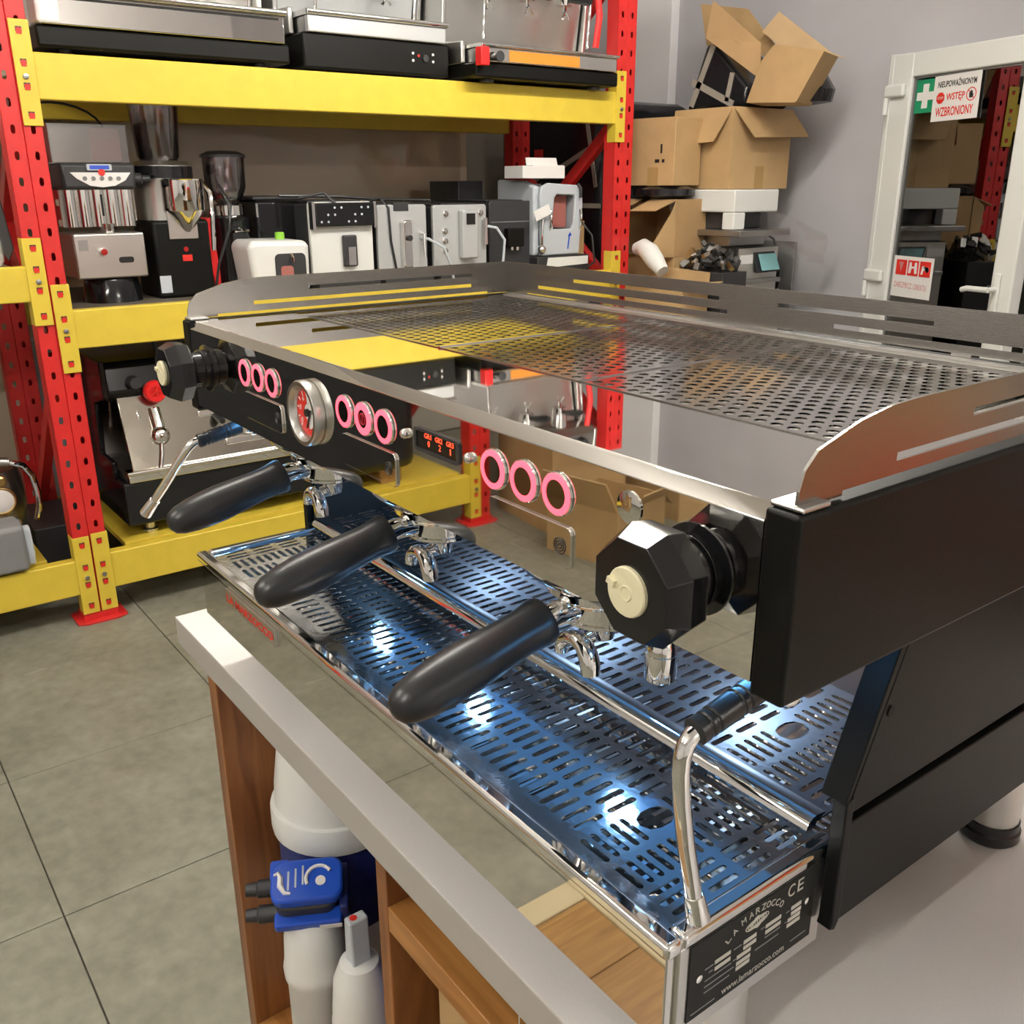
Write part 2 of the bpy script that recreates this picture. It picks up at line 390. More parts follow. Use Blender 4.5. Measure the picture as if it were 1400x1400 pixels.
text('lettering', 'NIEUPOWAŻNIONYM', s2, 'ink', S(.022, .130), RX, RZ, .203, .032, bold=.02)
text('lettering', 'WSTĘP', s2, 'signred', S(.073, .071), RX, RZ, .098, .036, bold=.02)
text('lettering', 'WZBRONIONY', s2, 'signred', S(.022, .018), RX, RZ, .200, .036, bold=.02)
oct_ = [(.042+.023*math.cos(PI/8+k*PI/4), .090+.023*math.sin(PI/8+k*PI/4)) for k in range(8)]
stp = obj('stop_symbol', G().prism(oct_, 'y', ys-.0112, ys-.010, mx_), 'signred', s2)
text('lettering', 'STOP', stp, 'signw', S(.026, .085)+Vector((0, -.0014, 0)), RX, RZ, .032, .010)
c_ = S(.205, .092)
obj('ban_ring', G().torus(c_, (0, 1, 0), .024, .0019, 24, 6), 'signred', s2)
obj('ban_bar', G().obox(c_, (.046, .002, .003), (0, PI/4, 0)), 'signred', s2)
hand = [(-.008, -.014), (.008, -.014), (.012, -.002), (.010, .002), (.006, -.002), (.007, .010), (.004, .011), (.003, .002), (.002, .014), (-.001, .014), (-.001, .002), (-.003, .012), (-.006, .011), (-.005, .0), (-.008, .006), (-.010, .004)]
obj('hand_symbol', G().prism([(.205+a, .092+b) for a, b in hand], 'y', ys-.0112, ys-.010, mx_), 'ink', s2)
s3 = sgn(tag(obj('fire_equipment_sign', G().box(.190, .432, ys-.0015, ys, .978, 1.156), 'signw'), 'white sign with three red fire equipment squares low on the door glass', 'sign'))
for k in range(3):
    x_ = .210+.072*k; q = obj('red_square', G().box(x_, x_+.064, ys-.0025, ys-.0015, 1.074, 1.140), 'signred', s3)
    a = x_+.032
    gg = [G().prism([(a-.014, 1.130), (a+.014, 1.130), (a, 1.088)], 'y', ys-.0035, ys-.0025),
          G().prism([(a-.026, 1.084), (a-.012, 1.084), (a-.008, 1.106), (a+.008, 1.106), (a+.012, 1.084), (a+.026, 1.084), (a+.022, 1.132), (a+.010, 1.132), (a+.008, 1.114), (a-.008, 1.114), (a-.010, 1.132), (a-.022, 1.132)], 'y', ys-.0035, ys-.0025),
          G().prism([(a-.022, 1.084), (a-.012, 1.084), (a-.008, 1.102), (a+.004, 1.102)]+[(a+.012+.012*math.cos(PI+.6*t), 1.106-.012*math.sin(PI+.6*t)) for t in range(1, 9)]+[(a, 1.112), (a-.006, 1.122), (a-.016, 1.120)], 'y', ys-.0035, ys-.0025)][k]
    obj('pictogram', gg, 'signw' if k else 'signpink', q)
text('lettering', 'ZABEZPIECZ. OBIEKTU', s3, 'signpink', (.208, ys-.0015, 1.020), (1, 0, -.03), (0, 0, 1), .198, .024)
# ceiling lamps, out of view, hung low so the tubes light the upper walls
for k, (lx, ly, pw) in enumerate(LAMPS):
    where = ['added by the right wall to light the shelf', 'in the front right corner of the room', 'near the back wall and door', 'over the left end of the rack', 'over the aisle before the rack'][k]
    t = thing('ceiling_lamp', 'white hanging light fitting '+where, 'lamp', (lx, ly, CEIL), group=None)
    obj('housing', G().box(-.035, .035, -.62, .62, -.355, -.325), 'pvc', t, .004)
    obj('tube', G().cyl((0, -.575, -.40), (0, .575, -.40), .024, None, 12), 'lamp%d' % k, t)
    for e in (-.595, .595): obj('end_cap', G().box(-.025, .025, e-.02, e+.02, -.43, -.355), 'pvc', t, .004)
    for e in (-.45, .45): obj('hanging_wire', G().cyl((0, e, -.325), (0, e, 0), .002, None, 6), 'dull', t)
# ================================================================== COUNTER
ct = thing('worktop', 'white laminate worktop with a grey front edge under the three group espresso machine', 'worktop', (0, 0, MZ-.045))
obj('top_slab', G().box(-.6086, 2.2, .010, .95, .0, .0435), 'counteredge', ct, .0015)
obj('laminate_surface', G().box(-.6082, 2.1996, .0104, .9496, .0435, .045), 'counter', ct)
cb = thing('counter_cabinet', 'open walnut veneered cabinet under the white worktop', 'cabinet', (0, 0, 0))
CT = MZ-.047
obj('side_panel', G().box(-.522, -.490, .022, .80, 0, CT), 'wood', cb, .0012)
obj('divider_panel', G().box(-.013, .010, .022, .80, .10, CT), 'wood', cb, .0012)
obj('side_panel', G().box(1.50, 1.53, .022, .80, 0, CT), 'wood', cb, .0012)
obj('back_panel', G().box(-.490, 1.50, .78, .80, .02, CT), 'wood', cb)
obj('bottom_board', G().box(-.490, 1.50, .024, .78, .10, .13), 'woodh', cb, .001)
obj('shelf', G().box(.010, 1.50, .022, .20, .702, .735), 'woodh', cb, .0012)
obj('kick_board', G().box(-.490, 1.50, .06, .08, 0, .10), 'wood', cb)
obj('hanging_string', G().cyl((.235, .03, .70), (.235, .03, CT), .0007, None, 6), 'pvc', cb)
# filter tank ---------------------------------------------------------
def ring_text(): pass
tk = thing('pressure_tank', 'big white water tank with a navy label band, at the back of the open cabinet', 'water tank', (-.385, .150, .13))
obj('body', G().lathe([(.07, 0), (.086, .015), (.088, .03), (.088, .38)], n=40), 'pvc', tk)
obj('dome', G().lathe([(.090, .425), (.0965, .428), (.0975, .434), (.0975, .464), (.0960, .470), (.0905, .472), (.089, .50), (.080, .565), (.058, .615), (.022, .643), (.0, .646)], n=40), 'pvc', tk)
obj('label_band', G().lathe([(.0885, .28), (.0892, .29), (.0892, .424), (.0885, .425)], n=40), 'navy', tk)
for a, ww in ((3.75, .03), (4.05, .02)):
    n_ = Vector((math.cos(a), math.sin(a), 0)); rt = Vector((-n_.y, n_.x, 0))
    text('lettering', 'WATER', tk, 'pvc', n_*.0898+Vector((0, 0, .385))-rt*ww/2, rt, (0, 0, 1), ww, .012)
fl = thing('filter_cartridge', 'tall white filter cartridge with a blue double connector head, left in the cabinet', 'water filter', (-.285, .055, .13))
obj('body', G().lathe([(.036, 0), (.042, .01), (.0425, .26), (.046, .265), (.047, .28), (.0455, .287), (.044, .30), (.042, .335), (.034, .365), (.024, .375)], n=32), 'pvc', fl)
hM = Matrix.Translation((-.004, -.006, .398)) @ Matrix.Rotation(1.08, 4, 'Z') @ Matrix.Rotation(.42, 4, 'X') @ Matrix.Scale(1.1, 4)
def hp(*a): return tuple(hM @ Vector(a))
def rr(x0, x1, y0, y1, r, n=4):
    P = []
    for cx, cy, a0 in ((x1-r, y1-r, 0), (x0+r, y1-r, PI/2), (x0+r, y0+r, PI), (x1-r, y0+r, 1.5*PI)):
        P += [(cx+r*math.cos(a0+PI/2*k/n), cy+r*math.sin(a0+PI/2*k/n)) for k in range(n+1)]
    return P
hb = obj('connector_head', G().prism(rr(-.036, .040, -.026, .03, .014), 'z', -.014, .016, hM), 'dark', fl, .003)
lid = obj('blue_cap', G().prism(rr(-.040, .050, -.024, .032, .016), 'z', .016, .034, hM), 'blue', fl, .004)
obj('blue_lever', G().prism(rr(-.038, .046, -.038, -.016, .004), 'z', -.018, -.002, hM), 'blue', fl, .003)
obj('blue_lever', G().prism(rr(-.044, -.02, .01, .044, .004), 'z', .0, .014, hM), 'blue', fl, .003)
obj('blue_bracket', G().prism(rr(.044, .056, -.030, .03, .004), 'z', -.022, .018, hM), 'navy', fl, .003)
obj('barcode_sticker', G().prism([(.018, -.0165), (.046, -.0165), (.046, -.008), (.018, -.008)], 'y', -.0395, -.0382, hM), 'signw', fl)
for dz, dy in ((.004, .012), (-.012, -.014)):
    obj('hose_barb', G().tube([hp(-.03, dy, dz), hp(-.058, dy, dz), hp(-.06, dy, dz), hp(-.074, dy, dz)], [.0125, .0125, .010, .009], 14), 'dark', fl)
obj('logo_ring', G().tube([hp(.020+.016*math.cos(a), .004+.016*math.sin(a), .0345) for a in [PI*1.15-.28*k for k in range(12)]], .0026, 6), 'signw', lid)
obj('logo_dot', G().lathe([(.007, 0), (.007, .0012)], hp(.022, .000, .034), hM.to_3x3() @ Vector((0, 0, 1)), 16), 'signw', lid)
obj('logo_swirl', G().tube([hp(-.036, .012, .0345), hp(-.031, .015, .0345), hp(-.028, .008, .0345), hp(-.028, -.002, .0345), hp(-.022, -.012, .0345), hp(-.015, -.013, .0345)], [.002, .003, .004, .0045, .003, .002], 6), 'signw', lid)
for k in range(3):
    o_ = hp(-.016+.011*k, -.016, .0343)
    obj('print_line', G().prism([(-.0012, -.001), (.0012, -.001), (.0012, .024), (-.0012, .024)], 'z', .0342, .0346, hM @ Matrix.Translation((-.018+.009*k, -.008+.003*k, 0))), 'lgrey', lid)
f2 = thing('filter_cartridge', 'small white filter cartridge with a pale grey upright connector, in front of the tall one', 'water filter', (-.165, .066, .13))
obj('body', G().lathe([(.030, 0), (.037, .01), (.0375, .255), (.041, .26), (.042, .272), (.0405, .278), (.0395, .30), (.036, .34), (.026, .368), (.018, .372)], n=32), 'pvc', f2)
obj('label', G().lathe([(.0379, .14), (.0379, .245)], n=32, cap=False), 'navy', f2)
obj('connector', G().prism([(-.012, .368), (.012, .368), (.0085, .44), (-.0085, .44)], 'y', -.014, .014), 'lgrey', f2, .003)
obj('indicator', G().lathe([(.005, 0), (.005, .0015)], (0, -.004, .4395), (0, 0, 1), 14), 'signred', f2)
tb = tag(obj('blue_cartridge', G().lathe([(.03, 0), (.034, .01), (.034, .38), (.03, .40), (.012, .41)], n=24), 'blue'), 'blue filter cartridge behind the small white one beside the divider panel', 'water filter'); tb.location = (-.085, .17, .13)
bx = tag(obj('cardboard_box', G().box(.045, .30, .06, .35, .13, .655), 'card', None, .003), 'tall plain cardboard box standing under the walnut shelf in the cabinet', 'box')
tag(obj('paper_roll', G().lathe([(.014, 0), (.05, 0), (.05, .22), (.014, .22)], (.34, .10, .735), (0, 0, 1), 28, False), 'foam'), 'white paper roll on the walnut shelf under the worktop', 'paper roll').scale = (1, 1, .24)

# ================================================================== ESPRESSO MACHINE (local frame: z = 0 on the worktop)
em = thing('espresso_machine', 'large polished steel three group espresso machine with glowing red buttons on the white worktop', 'espresso machine', (0, 0, MZ))
def P(name, g, m, parent=em, bevel=0, label=None, seg=2, ang=35, wn=False): return obj(name, g, m, parent, bevel, label, seg, ang, wn)
A = .432
# drip tray housing
P('front_panel', G().box(-A+.004, A-.004, .003, .012, .077, .156), 'mirror', bevel=.0012)
P('tray_side', G().box(A-.012, A-.001, .012, .168, .077, .156), 'satin', bevel=.001)
P('tray_side', G().box(-A+.001, -A+.012, .012, .168, .077, .156), 'satin', bevel=.001)
P('drip_basin', G().box(-.42, .42, .012, .37, .10, .118).box(-.42, .42, .36, .37, .118, .16), 'mirror')
def frame(x0, x1, y0, y1, w, z0, z1):
    g = G()
    g.box(x0, x1, y0, y0+w, z0, z1).box(x0, x0+w, y0+w, y1, z0, z1).box(x1-w, x1, y0+w, y1, z0, z1); return g
P('tray_rim', frame(-A, A, -.001, .179, .0155, .153, .166), 'chrome', bevel=.0042, seg=3)
# grates
def stad(x0, x1, y0, y1, nx, ny, hw, hh): return (x0, x1, y0, y1, nx, ny, hw, hh, False, 8)
def end_blocks(s, y0, y1, oval):
    B = []; ym = oval
    def X(a, b): return (min(a*s, b*s), max(a*s, b*s))
    a, b = X(.309, .348)
    n1 = max(1, round((ym-.020-y0)/.0105)); n2 = max(1, round((y1-ym-.020)/.0105))
    B.append(stad(a, b, y0, ym-.018, 1, n1, .0155, .0026))
    B.append(stad(a, b, ym-.018, ym+.018, 1, 1, .0115, .0165))
    B.append(stad(a, b, ym+.018, y1, 1, n2, .0155, .0026))
    a, b = X(.348, .382); B.append(stad(a, b, y0, y1, 1, round((y1-y0)/.0105), .0135, .0026))
    a, b = X(.382, .414); B.append(stad(a, b, y0, y1, 3, 4, .0026, .0145 if y1-y0 > .14 else .012))
    return B
lg = [stad(-.308, .308, .029, .170, 45, 4, .0030, .0148)]+end_blocks(1, .024, .170, .092)+end_blocks(-1, .024, .170, .092)
P('lower_grate', G().plate(-.4165, .4165, .0145, .176, .1615, .0016, lg), 'grate', ang=25)
P('grate_lip', G().box(-.4165, .4165, .0143, .0160, .150, .1622).box(.415, .4166, .016, .176, .150, .1622).box(-.4166, -.415, .016, .176, .150, .1622), 'chrome')
ug = [stad(-.308, .308, .182, .342, 45, 5, .0030, .0128)]+end_blocks(1, .186, .342, .258)+end_blocks(-1, .186, .342, .258)
P('upper_grate', G().plate(-.4165, .4165, .172, .352, .176, .0016, ug), 'grate', ang=25)
P('divider_rail', G().prism([(.160, .171), (.162, .168), (.1705, .170), (.1725, .1755), (.182, .1775), (.182, .179), (.1715, .1805), (.167, .1795), (.1615, .176)], 'x', -.4165, .4165), 'chrome', ang=50)
P('backsplash', G().box(-.43, .43, .352, .36, .10, .36), 'splash')
# black carcass
def side(s):
    P('side_panel', G().prism([(.166, .104), (.56, .104), (.56, .191), (.166, .191)], 'x', *sorted((s*.437, s*.445))), 'black', bevel=.001)
    P('upper_side_panel', G().prism([(.171, .1975), (.56, .1975), (.56, .355), (.231, .355), (.171, .214)], 'x', *sorted((s*.434, s*.4435))), 'black', bevel=.001)
    P('side_bracket', G().prism([(.161, .209), (.167, .2125), (.228, .355), (.219, .355)], 'x', *sorted((s*.4235, s*.4445))), 'black', bevel=.001)
    P('side_post', G().prism([(.162, .106), (.160, .100), (.167, .097), (.171, .104), (.171, .213), (.162, .211)], 'x', *sorted((s*.4335, s*.4455))), 'black', bevel=.0012)
    P('dark_channel', G().prism([(.172, .12), (.55, .12), (.55, .35), (.236, .35), (.172, .215)], 'x', *sorted((s*.4305, s*.4345))), 'hole')
    P('panel_screw', G().lathe([(.0042, 0), (.0042, .0012)], (s*.4435, .2045, .270), (s, 0, 0), 12), 'hole')
side(1); side(-1)
P('rear_panel', G().box(-.434, .434, .552, .56, .11, .44), 'black')
P('bottom_plate', G().box(-.4305, .4305, .172, .55, .100, .106), 'black')
for sx in (-1, 1):
    for fy in (.085, .503):
        zt = .079 if fy < .2 else .101
        f_ = P('leg', G().lathe([(.025, .022), (.025, zt)], (sx*.403, fy, 0), n=28), 'satin')
        P('rubber_foot', G().lathe([(.026, 0), (.0285, .003), (.0285, .012), (.0265, .014), (.0265, .022)], (sx*.403, fy, 0), n=28), 'rubber', f_)
# head
cowl = P('front_cowl', G().prism([(.032, .356), (.032, .4535), (.0322, .4546), (.0382, .4622), (.0394, .4635), (.168, .4635), (.168, .462), (.046, .462), (.040, .4605), (.036, .457), (.0345, .453), (.0345, .356)], 'x', -.451, .451), 'mirror', ang=60, wn=True)
P('head_underside', G().box(-.45, .45, .0345, .352, .3585, .3605), 'dull')
P('cup_tray_frame', G().box(-.451, .451, .168, .176, .455, .4625).box(-.451, -.3985, .176, .545, .455, .4625).box(.402, .451, .176, .545, .455, .4625).box(-.3985, .402, .497, .545, .455, .4625), 'mirror')
P('cup_tray_floor', G().box(-.4, .403, .17, .50, .440, .4415), 'satin')
for x in (-.0838, .1398):
    P('panel_edge', G().box(x-.0016, x+.0016, .1685, .4965, .4625, .4656), 'chrome')
for x0, x1, nx in ((-.3975, -.0845, 20), (-.0830, .1390, 14), (.1405, .4005, 17)):
    m_ = .006
    P('cup_tray_panel', G().plate(x0, x1, .1685, .4965, .4645, .0013, [(x0+m_, x1-m_, .1625+.0085, .1625+.0085+.0137*23, nx, 23, .0047, .0047, True, 16)]), 'perf', label='perforated steel cup tray panel', ang=25)
for s in (1, -1):
    P('head_side_panel', G().prism([(.0305, .349), (.56, .349), (.56, .463), (.0305, .463)], 'x', *sorted((s*.4515, s*.475))), 'black', bevel=.003, seg=3)
P('head_back', G().box(-.452, .452, .548, .56, .352, .462), 'black')
# splash guards
def side_guard(s):
    x0, x1 = sorted((s*.4665, s*.4685))
    out = [(.036, .4645), (.0365, .474), (.040, .485), (.050, .4945), (.085, .505), (.115, .5095), (.14, .5105), (.540, .5105), (.540, .4645)]
    slots = ((.205, .475, .4905, .4955), (.125, .475, .4755, .4805), (.075, .505, .4645, .4675))
    g = G()
    # cut as horizontal strips between the slots
    def xo(z):
        pts = out[:7]
        for (a, za), (b, zb) in zip(pts, pts[1:]):
            if za <= z <= zb: return a+(b-a)*(z-za)/max(1e-6, zb-za)
        return .14
    zs = [.4645, .4675, .474, .4755, .4805, .485, .4905, .4945, .4955, .5015, .505, .5095, .5105]
    for za, zb in zip(zs, zs[1:]):
        zc = (za+zb)/2; cuts = [(a, b) for a, b, c, d in slots if c < zc < d]
        spans = [(None, cuts[0][0]), (cuts[0][1], .540)] if cuts else [(None, .540)]
        for a, b in spans:
            ya, yb = (xo(za), xo(zb)) if a is None else (a, a)
            g.prism([(ya, za), (b, za), (b, zb), (yb, zb)], 'x', x0, x1)
    gd = P('side_guard', g, 'brushed', ang=20)
    P('guard_pad', G().box(*sorted((s*.452, s*.474)), .034, .058, .4632, .4665), 'satin', gd, .0012)
side_guard(1); side_guard(-1)
g = G(); zs = [.4645, .4675, .4755, .4805, .4905, .4955, .5105]
rows = {0: [(-.412, -.29), (-.27, -.06), (.06, .27), (.29, .41)], 2: [(-.385, -.016), (.133, .40)], 4: [(-.304, -.030), (.057, .248)]}
for k, (za, zb) in enumerate(zip(zs, zs[1:])):
    x = -.4685
    for a, b in rows.get(k, []): g.box(x, a, .538, .540, za, zb); x = b
    g.box(x, .4685, .538, .540, za, zb)
P('rear_guard', g, 'brushed', ang=20)
P('guard_rail', G().box(-.45, .45, .522, .538, .4625, .4640), 'satin')
# buttons ----------------------------------------------------------------
for gx in (-.239, .0018, .2405):
    for k in (-1, 0, 1):
        c = (gx+k*.0373, .032, .4247)
        b = P('button', G().lathe([(.0150, 0), (.0160, .0004), (.0160, .0016), (.0154, .0022)], c, (0, -1, 0), 28), 'chrome')
        ol = .0105 if not (k == 0 and gx == .0018) else .0085
        P('light_ring', G().lathe([(.0150, .0018), (.0150, .0028), (.0144, .0031), (ol, .0031), (ol, .0022)], c, (0, -1, 0), 32, False), 'ledred', b, label='glowing red ring')
        P('lens', G().lathe([(.0105, .0015), (.0105, .0026)], c, (0, -1, 0), 24), 'lensm', b)
        if k == 0 and gx == .0018:
            P('power_mark', G().box(c[0]-.001, c[0]+.001, .0290, .0295, c[2]-.005, c[2]+.005).torus((c[0], .0293, c[2]), (0, 1, 0), .005, .0008, 20, 6), 'redglow', b)
# cover plates with the spiral mark
for px0, px1 in ((-.283, -.1815), (-.043, .0575), (.197, .2945)):
    pl = P('group_cover', G().prism(rr(px0, px1, .3725, .4035, .005), 'y', .0298, .032), 'mirror', bevel=.0006)
    cx, cz = px1-.0125, .3885
    P('spiral_mark', G().tube([(cx+(.0006+.0065*t/40)*math.cos(t*.5), .0298, cz+(.0006+.0065*t/40)*math.sin(t*.5)) for t in range(41)], .0006, 5), 'ink', pl)
# gauge
gc = (-.1142, .032, .409)
gp = P('pressure_gauge', G().lathe([(.0320, 0), (.0320, .0012), (.0335, .0018), (.0335, .0085), (.0322, .0105), (.0285, .0105), (.0250, .0055), (.0245, .0012)], gc, (0, -1, 0), 44), 'satin')
P('dial', G().lathe([(.0245, .0008), (.0245, .0020)], gc, (0, -1, 0), 36), 'white', gp)
dM = [(gc[0], gc[2])]
def sector(r0, r1, a0, a1, n=16): return [(gc[0]+r1*math.cos(a0+(a1-a0)*k/n), gc[2]+r1*math.sin(a0+(a1-a0)*k/n)) for k in range(n+1)]+[(gc[0]+r0*math.cos(a1+(a0-a1)*k/n), gc[2]+r0*math.sin(a1+(a0-a1)*k/n)) for k in range(n+1)]
P('red_scale', G().prism(sector(.0085, .0238, PI*.55, PI*1.5), 'y', .0294, .0300).prism(sector(.017, .0238, PI*1.52, PI*2.45), 'y', .0294, .0300), 'signred', gp)
g = G()
for k in range(11):
    a = PI*1.25-PI*1.5*k/10; d = Vector((math.cos(a), 0, math.sin(a))); c = Vector((gc[0], .0292, gc[2]))+d*.0205
    g.obox(c, (.0045, .0006, .0012), (0, -a, 0))
P('scale_marks', g, 'signw', gp)
P('needle', G().obox((gc[0]+.003, .0286, gc[2]-.006), (.002, .0008, .022), (0, .5, 0)).lathe([(.004, 0), (.004, .003)], (gc[0], .0300, gc[2]), (0, -1, 0), 16), 'ink', gp)
for k, tx in enumerate('0369'):
    a = PI*1.2-PI*.27*k; text('numeral', tx, gp, 'signw', (gc[0]+.0155*math.cos(a)-.0018, .0292, gc[2]+.0155*math.sin(a)-.0024), (1, 0, 0), (0, 0, 1), .0036, .005)
# display
x0, x1, z0, z1 = .090, .1570, .4160, .4360
g = G(); o1 = rr(x0, x1, z0, z1, .004); o2 = rr(x0+.0035, x1-.0035, z0+.003, z1-.0025, .0015); n = len(o1)
vs = [(a, .032, b) for a, b in o1]+[(a, .0300, b) for a, b in o1]+[(a, .0300, b) for a, b in o2]+[(a, .0318, b) for a, b in o2]
fs = [(r*n+i, r*n+(i+1) % n, (r+1)*n+(i+1) % n, (r+1)*n+i) for r in range(3) for i in range(n)]
dp = P('display', g.add(vs, fs), 'dark')
P('screen', G().box(x0+.003, x1-.003, .0312, .0317, z0+.0025, z1-.002), 'screen', dp)
for k in range(3):
    text('reading', 'GR%d' % (k+1), dp, 'scrtext', (x0+.0155+.0165*k, .0312, z1-.0075), (1, 0, 0), (0, 0, 1), .0105, .0042, .0002)
    text('reading', '021'[k], dp, 'scrtext', (x0+.0205+.0165*k, .0312, z1-.0140), (1, 0, 0), (0, 0, 1), (.0030, .0030, .0014)[k], .0050, .0002)
for sx in (.0750, .1705):
    P('dome_screw', G().lathe([(.0044, 0), (.0044, .0025), (.0034, .0045), (.0015, .0056), (0, .0058)], (sx, .032, .426), (0, -1, 0), 18, False), 'chrome')
P('badge_stud', G().lathe([(.011, 0), (.011, .001), (.006, .002)], (.348, .032, .434), (0, -1, 0), 20), 'mirror')
# steam knobs
for kx in (.405, -.405):
    kc = (kx, .032, .411)
    k = P('steam_knob', G().lathe([(.0285, 0), (.0285, .001), (.0225, .0022), (.0225, .0075), (.0235, .0080), (.0235, .0085), (.0215, .0090), (.0215, .020), (.0235, .021)], kc, (0, -1, 0), 36), 'blackg')
    P('knob_grip', G().lathe([(.024, .0195), (.0355, .0255), (.0375, .040), (.0310, .0535), (.016, .0540)], kc, (0, -1, 0), 8, True, .5), 'blackg', k, .0006, ang=10)
    cp = P('knob_cap', G().lathe([(.0150, .0530), (.0150, .0560), (.0142, .0570), (0, .0574)], kc, (0, -1, 0), 28, False), 'cream', k)
    P('cap_mark', G().obox((kx-.010, -.0260, .411+.004), (.006, .003, .004), (0, .3, 0)).torus((kx+.001, -.0253, .411), (0, 1, 0), .0042, .0007, 16, 5), 'cream', k)
# groups with portafilters
def group_unit(gx):
    gy = .112
    P('group_head', G().lathe([(.072, .362), (.072, .351), (.069, .345), (.060, .337), (.052, .331), (.0465, .328), (.0465, .3225), (.043, .320), (.0, .320)], (gx, gy, 0), n=44, cap=False), 'chrome')
    pf = P('portafilter', G().lathe([(.0345, .3205), (.0385, .3195), (.0392, .3175), (.0385, .3155), (.0355, .3145), (.0345, .3045), (.0345, .3015), (.0362, .3005), (.0362, .2980), (.0335, .2962), (.028, .2945), (.012, .292), (0, .292)], (gx, gy, 0), n=40, cap=False), 'chrome')
    d = Vector((0, -.128, -.030)); d.normalize(); s = Vector((gx, gy-.062, .3090))
    P('neck', G().tube([Vector((gx, gy-.026, .3105)), Vector((gx, gy-.040, .3105)), s-d*.010, s+d*.012], [.0130, .0100, .0108, .0125], 20), 'chrome', pf)
    u, w, _ = basis(d)
    P('handle', G().lathe([(.0150, -.001), (.0188, .000), (.0197, .003), (.0190, .009), (.0178, .018), (.0176, .028), (.0183, .042), (.0195, .060), (.0203, .078), (.0198, .096), (.0184, .112), (.0158, .126), (.0118, .1345), (.006, .1385), (0, .1395)], s, d, 32, False), 'rubber', pf)
    P('spout_stem', G().lathe([(.0115, .294), (.0115, .284), (.0100, .2765), (.006, .274), (0, .274)], (gx, gy, 0), n=24, cap=False), 'chrome', pf)
    g = G(); g.tube([(gx-.002, gy, .280), (gx-.004, gy-.010, .278), (gx-.004, gy-.020, .277)], [.008, .007, .006], 12)
    yy = gy-.022
    g.tube([(gx-.0250, yy, .2600), (gx-.0245, yy, .2655), (gx-.021, yy, .2715), (gx-.014, yy, .2765), (gx-.005, yy, .2785), (gx+.003, yy, .2755), (gx+.008, yy, .269), (gx+.0105, yy, .2615), (gx+.0115, yy, .2535)], [.0062, .0068, .0072, .0074, .0078, .0080, .0084, .0086, .0078], 14)
    P('spout', g, 'chrome', pf)
for gx in (.24, 0, -.24): group_unit(gx)
# hot water outlet
P('hot_water_outlet', G().lathe([(.0035, .357), (.0035, .312), (.006, .3105), (.0095, .306), (.0112, .300), (.0116, .295), (.0116, .2945), (.0122, .294), (.0122, .274), (.0110, .272), (.0, .272)], (.313, .105, 0), n=28, cap=False), 'chrome')
# steam wands
def wand(s):
    x = s*.4255
    def p(y, z, dx=0): return (x+s*dx, y, z)
    if s > 0: pipe = [p(.020, .3155), p(.0145, .314), p(.0105, .3095), p(.008, .303), p(.0075, .292), p(.0100, .270), p(.0165, .235), p(.0275, .190)]; tip = [p(.0272, .191), p(.0276, .1895), p(.0335, .1685)]
    else: pipe = [p(.020, .3165), p(.0135, .3155), p(.008, .312, .001), p(.003, .306, .004), p(-.001, .298, .009), p(-.008, .284, .017), p(-.0215, .254, .036), p(-.032, .231, .053)]; tip = [p(-.0318, .2315, .0525), p(-.0325, .230, .0535), p(-.0415, .211, .067)]
    wd_ = P('steam_wand', G().tube(pipe, .0058, 14), 'chrome')
    P('wand_tip', G().tube(tip, [.0062, .0068, .0082], 16), 'chrome', wd_)
    a = Vector(p(.016, .3150)); b = Vector(p(.074, .3262)); d = (b-a)
    prof = [(.006, 0), (.0090, .002), (.0090, .008), (.0080, .009), (.0080, .0105), (.0090, .0115), (.0090, .014), (.0080, .015), (.0080, .0165), (.0092, .0175), (.0094, .036), (.0083, .037), (.0083, .0385), (.0094, .0395), (.0094, .042), (.0083, .043), (.0083, .0445), (.0094, .0455), (.0094, d.length-.001), (.006, d.length)]
    P('wand_grip', G().lathe(prof, a, d, 20), 'rubber', wd_)
    P('ball_joint', G().sphere(p(.084, .3275, -.002), .0125, 20).tube([p(.084, .334, -.002), p(.086, .36, -.002)], .007, 12).sphere(p(.094, .318, .008), .009, 14), 'chrome', wd_)
wand(1); wand(-1)
# LED lenses, and added sheets that glow as the blue-lit head underside
P('glow_sheet', G().box(-.43, .43, .205, .300, .3550, .3586), 'glowsheet', label='added glowing sheet for the blue lamp light on the head underside')
for x0, x1 in ((-.43, -.325), (.325, .43)): P('glow_sheet', G().box(x0, x1, .055, .120, .3550, .3586), 'glowsheet', label='added glowing sheet for the blue lamp light on the head underside')
for lx in (-.385, -.135, .135):
    P('led_lamp', G().box(lx-.014, lx+.014, .239, .251, .3445, .3545), 'ledw', label='bluish white lamp under the head')
# front badge
bd = P('badge', G().box(-.334, -.183, -.0005, .003, .1265, .1475), 'satin', bevel=.0006)
text('badge_letters', 'LA MARZOCCO', bd, 'signred', (-.329, -.0006, .1315), (1, 0, 0), (0, 0, 1), .141, .0105, .0004, .02)
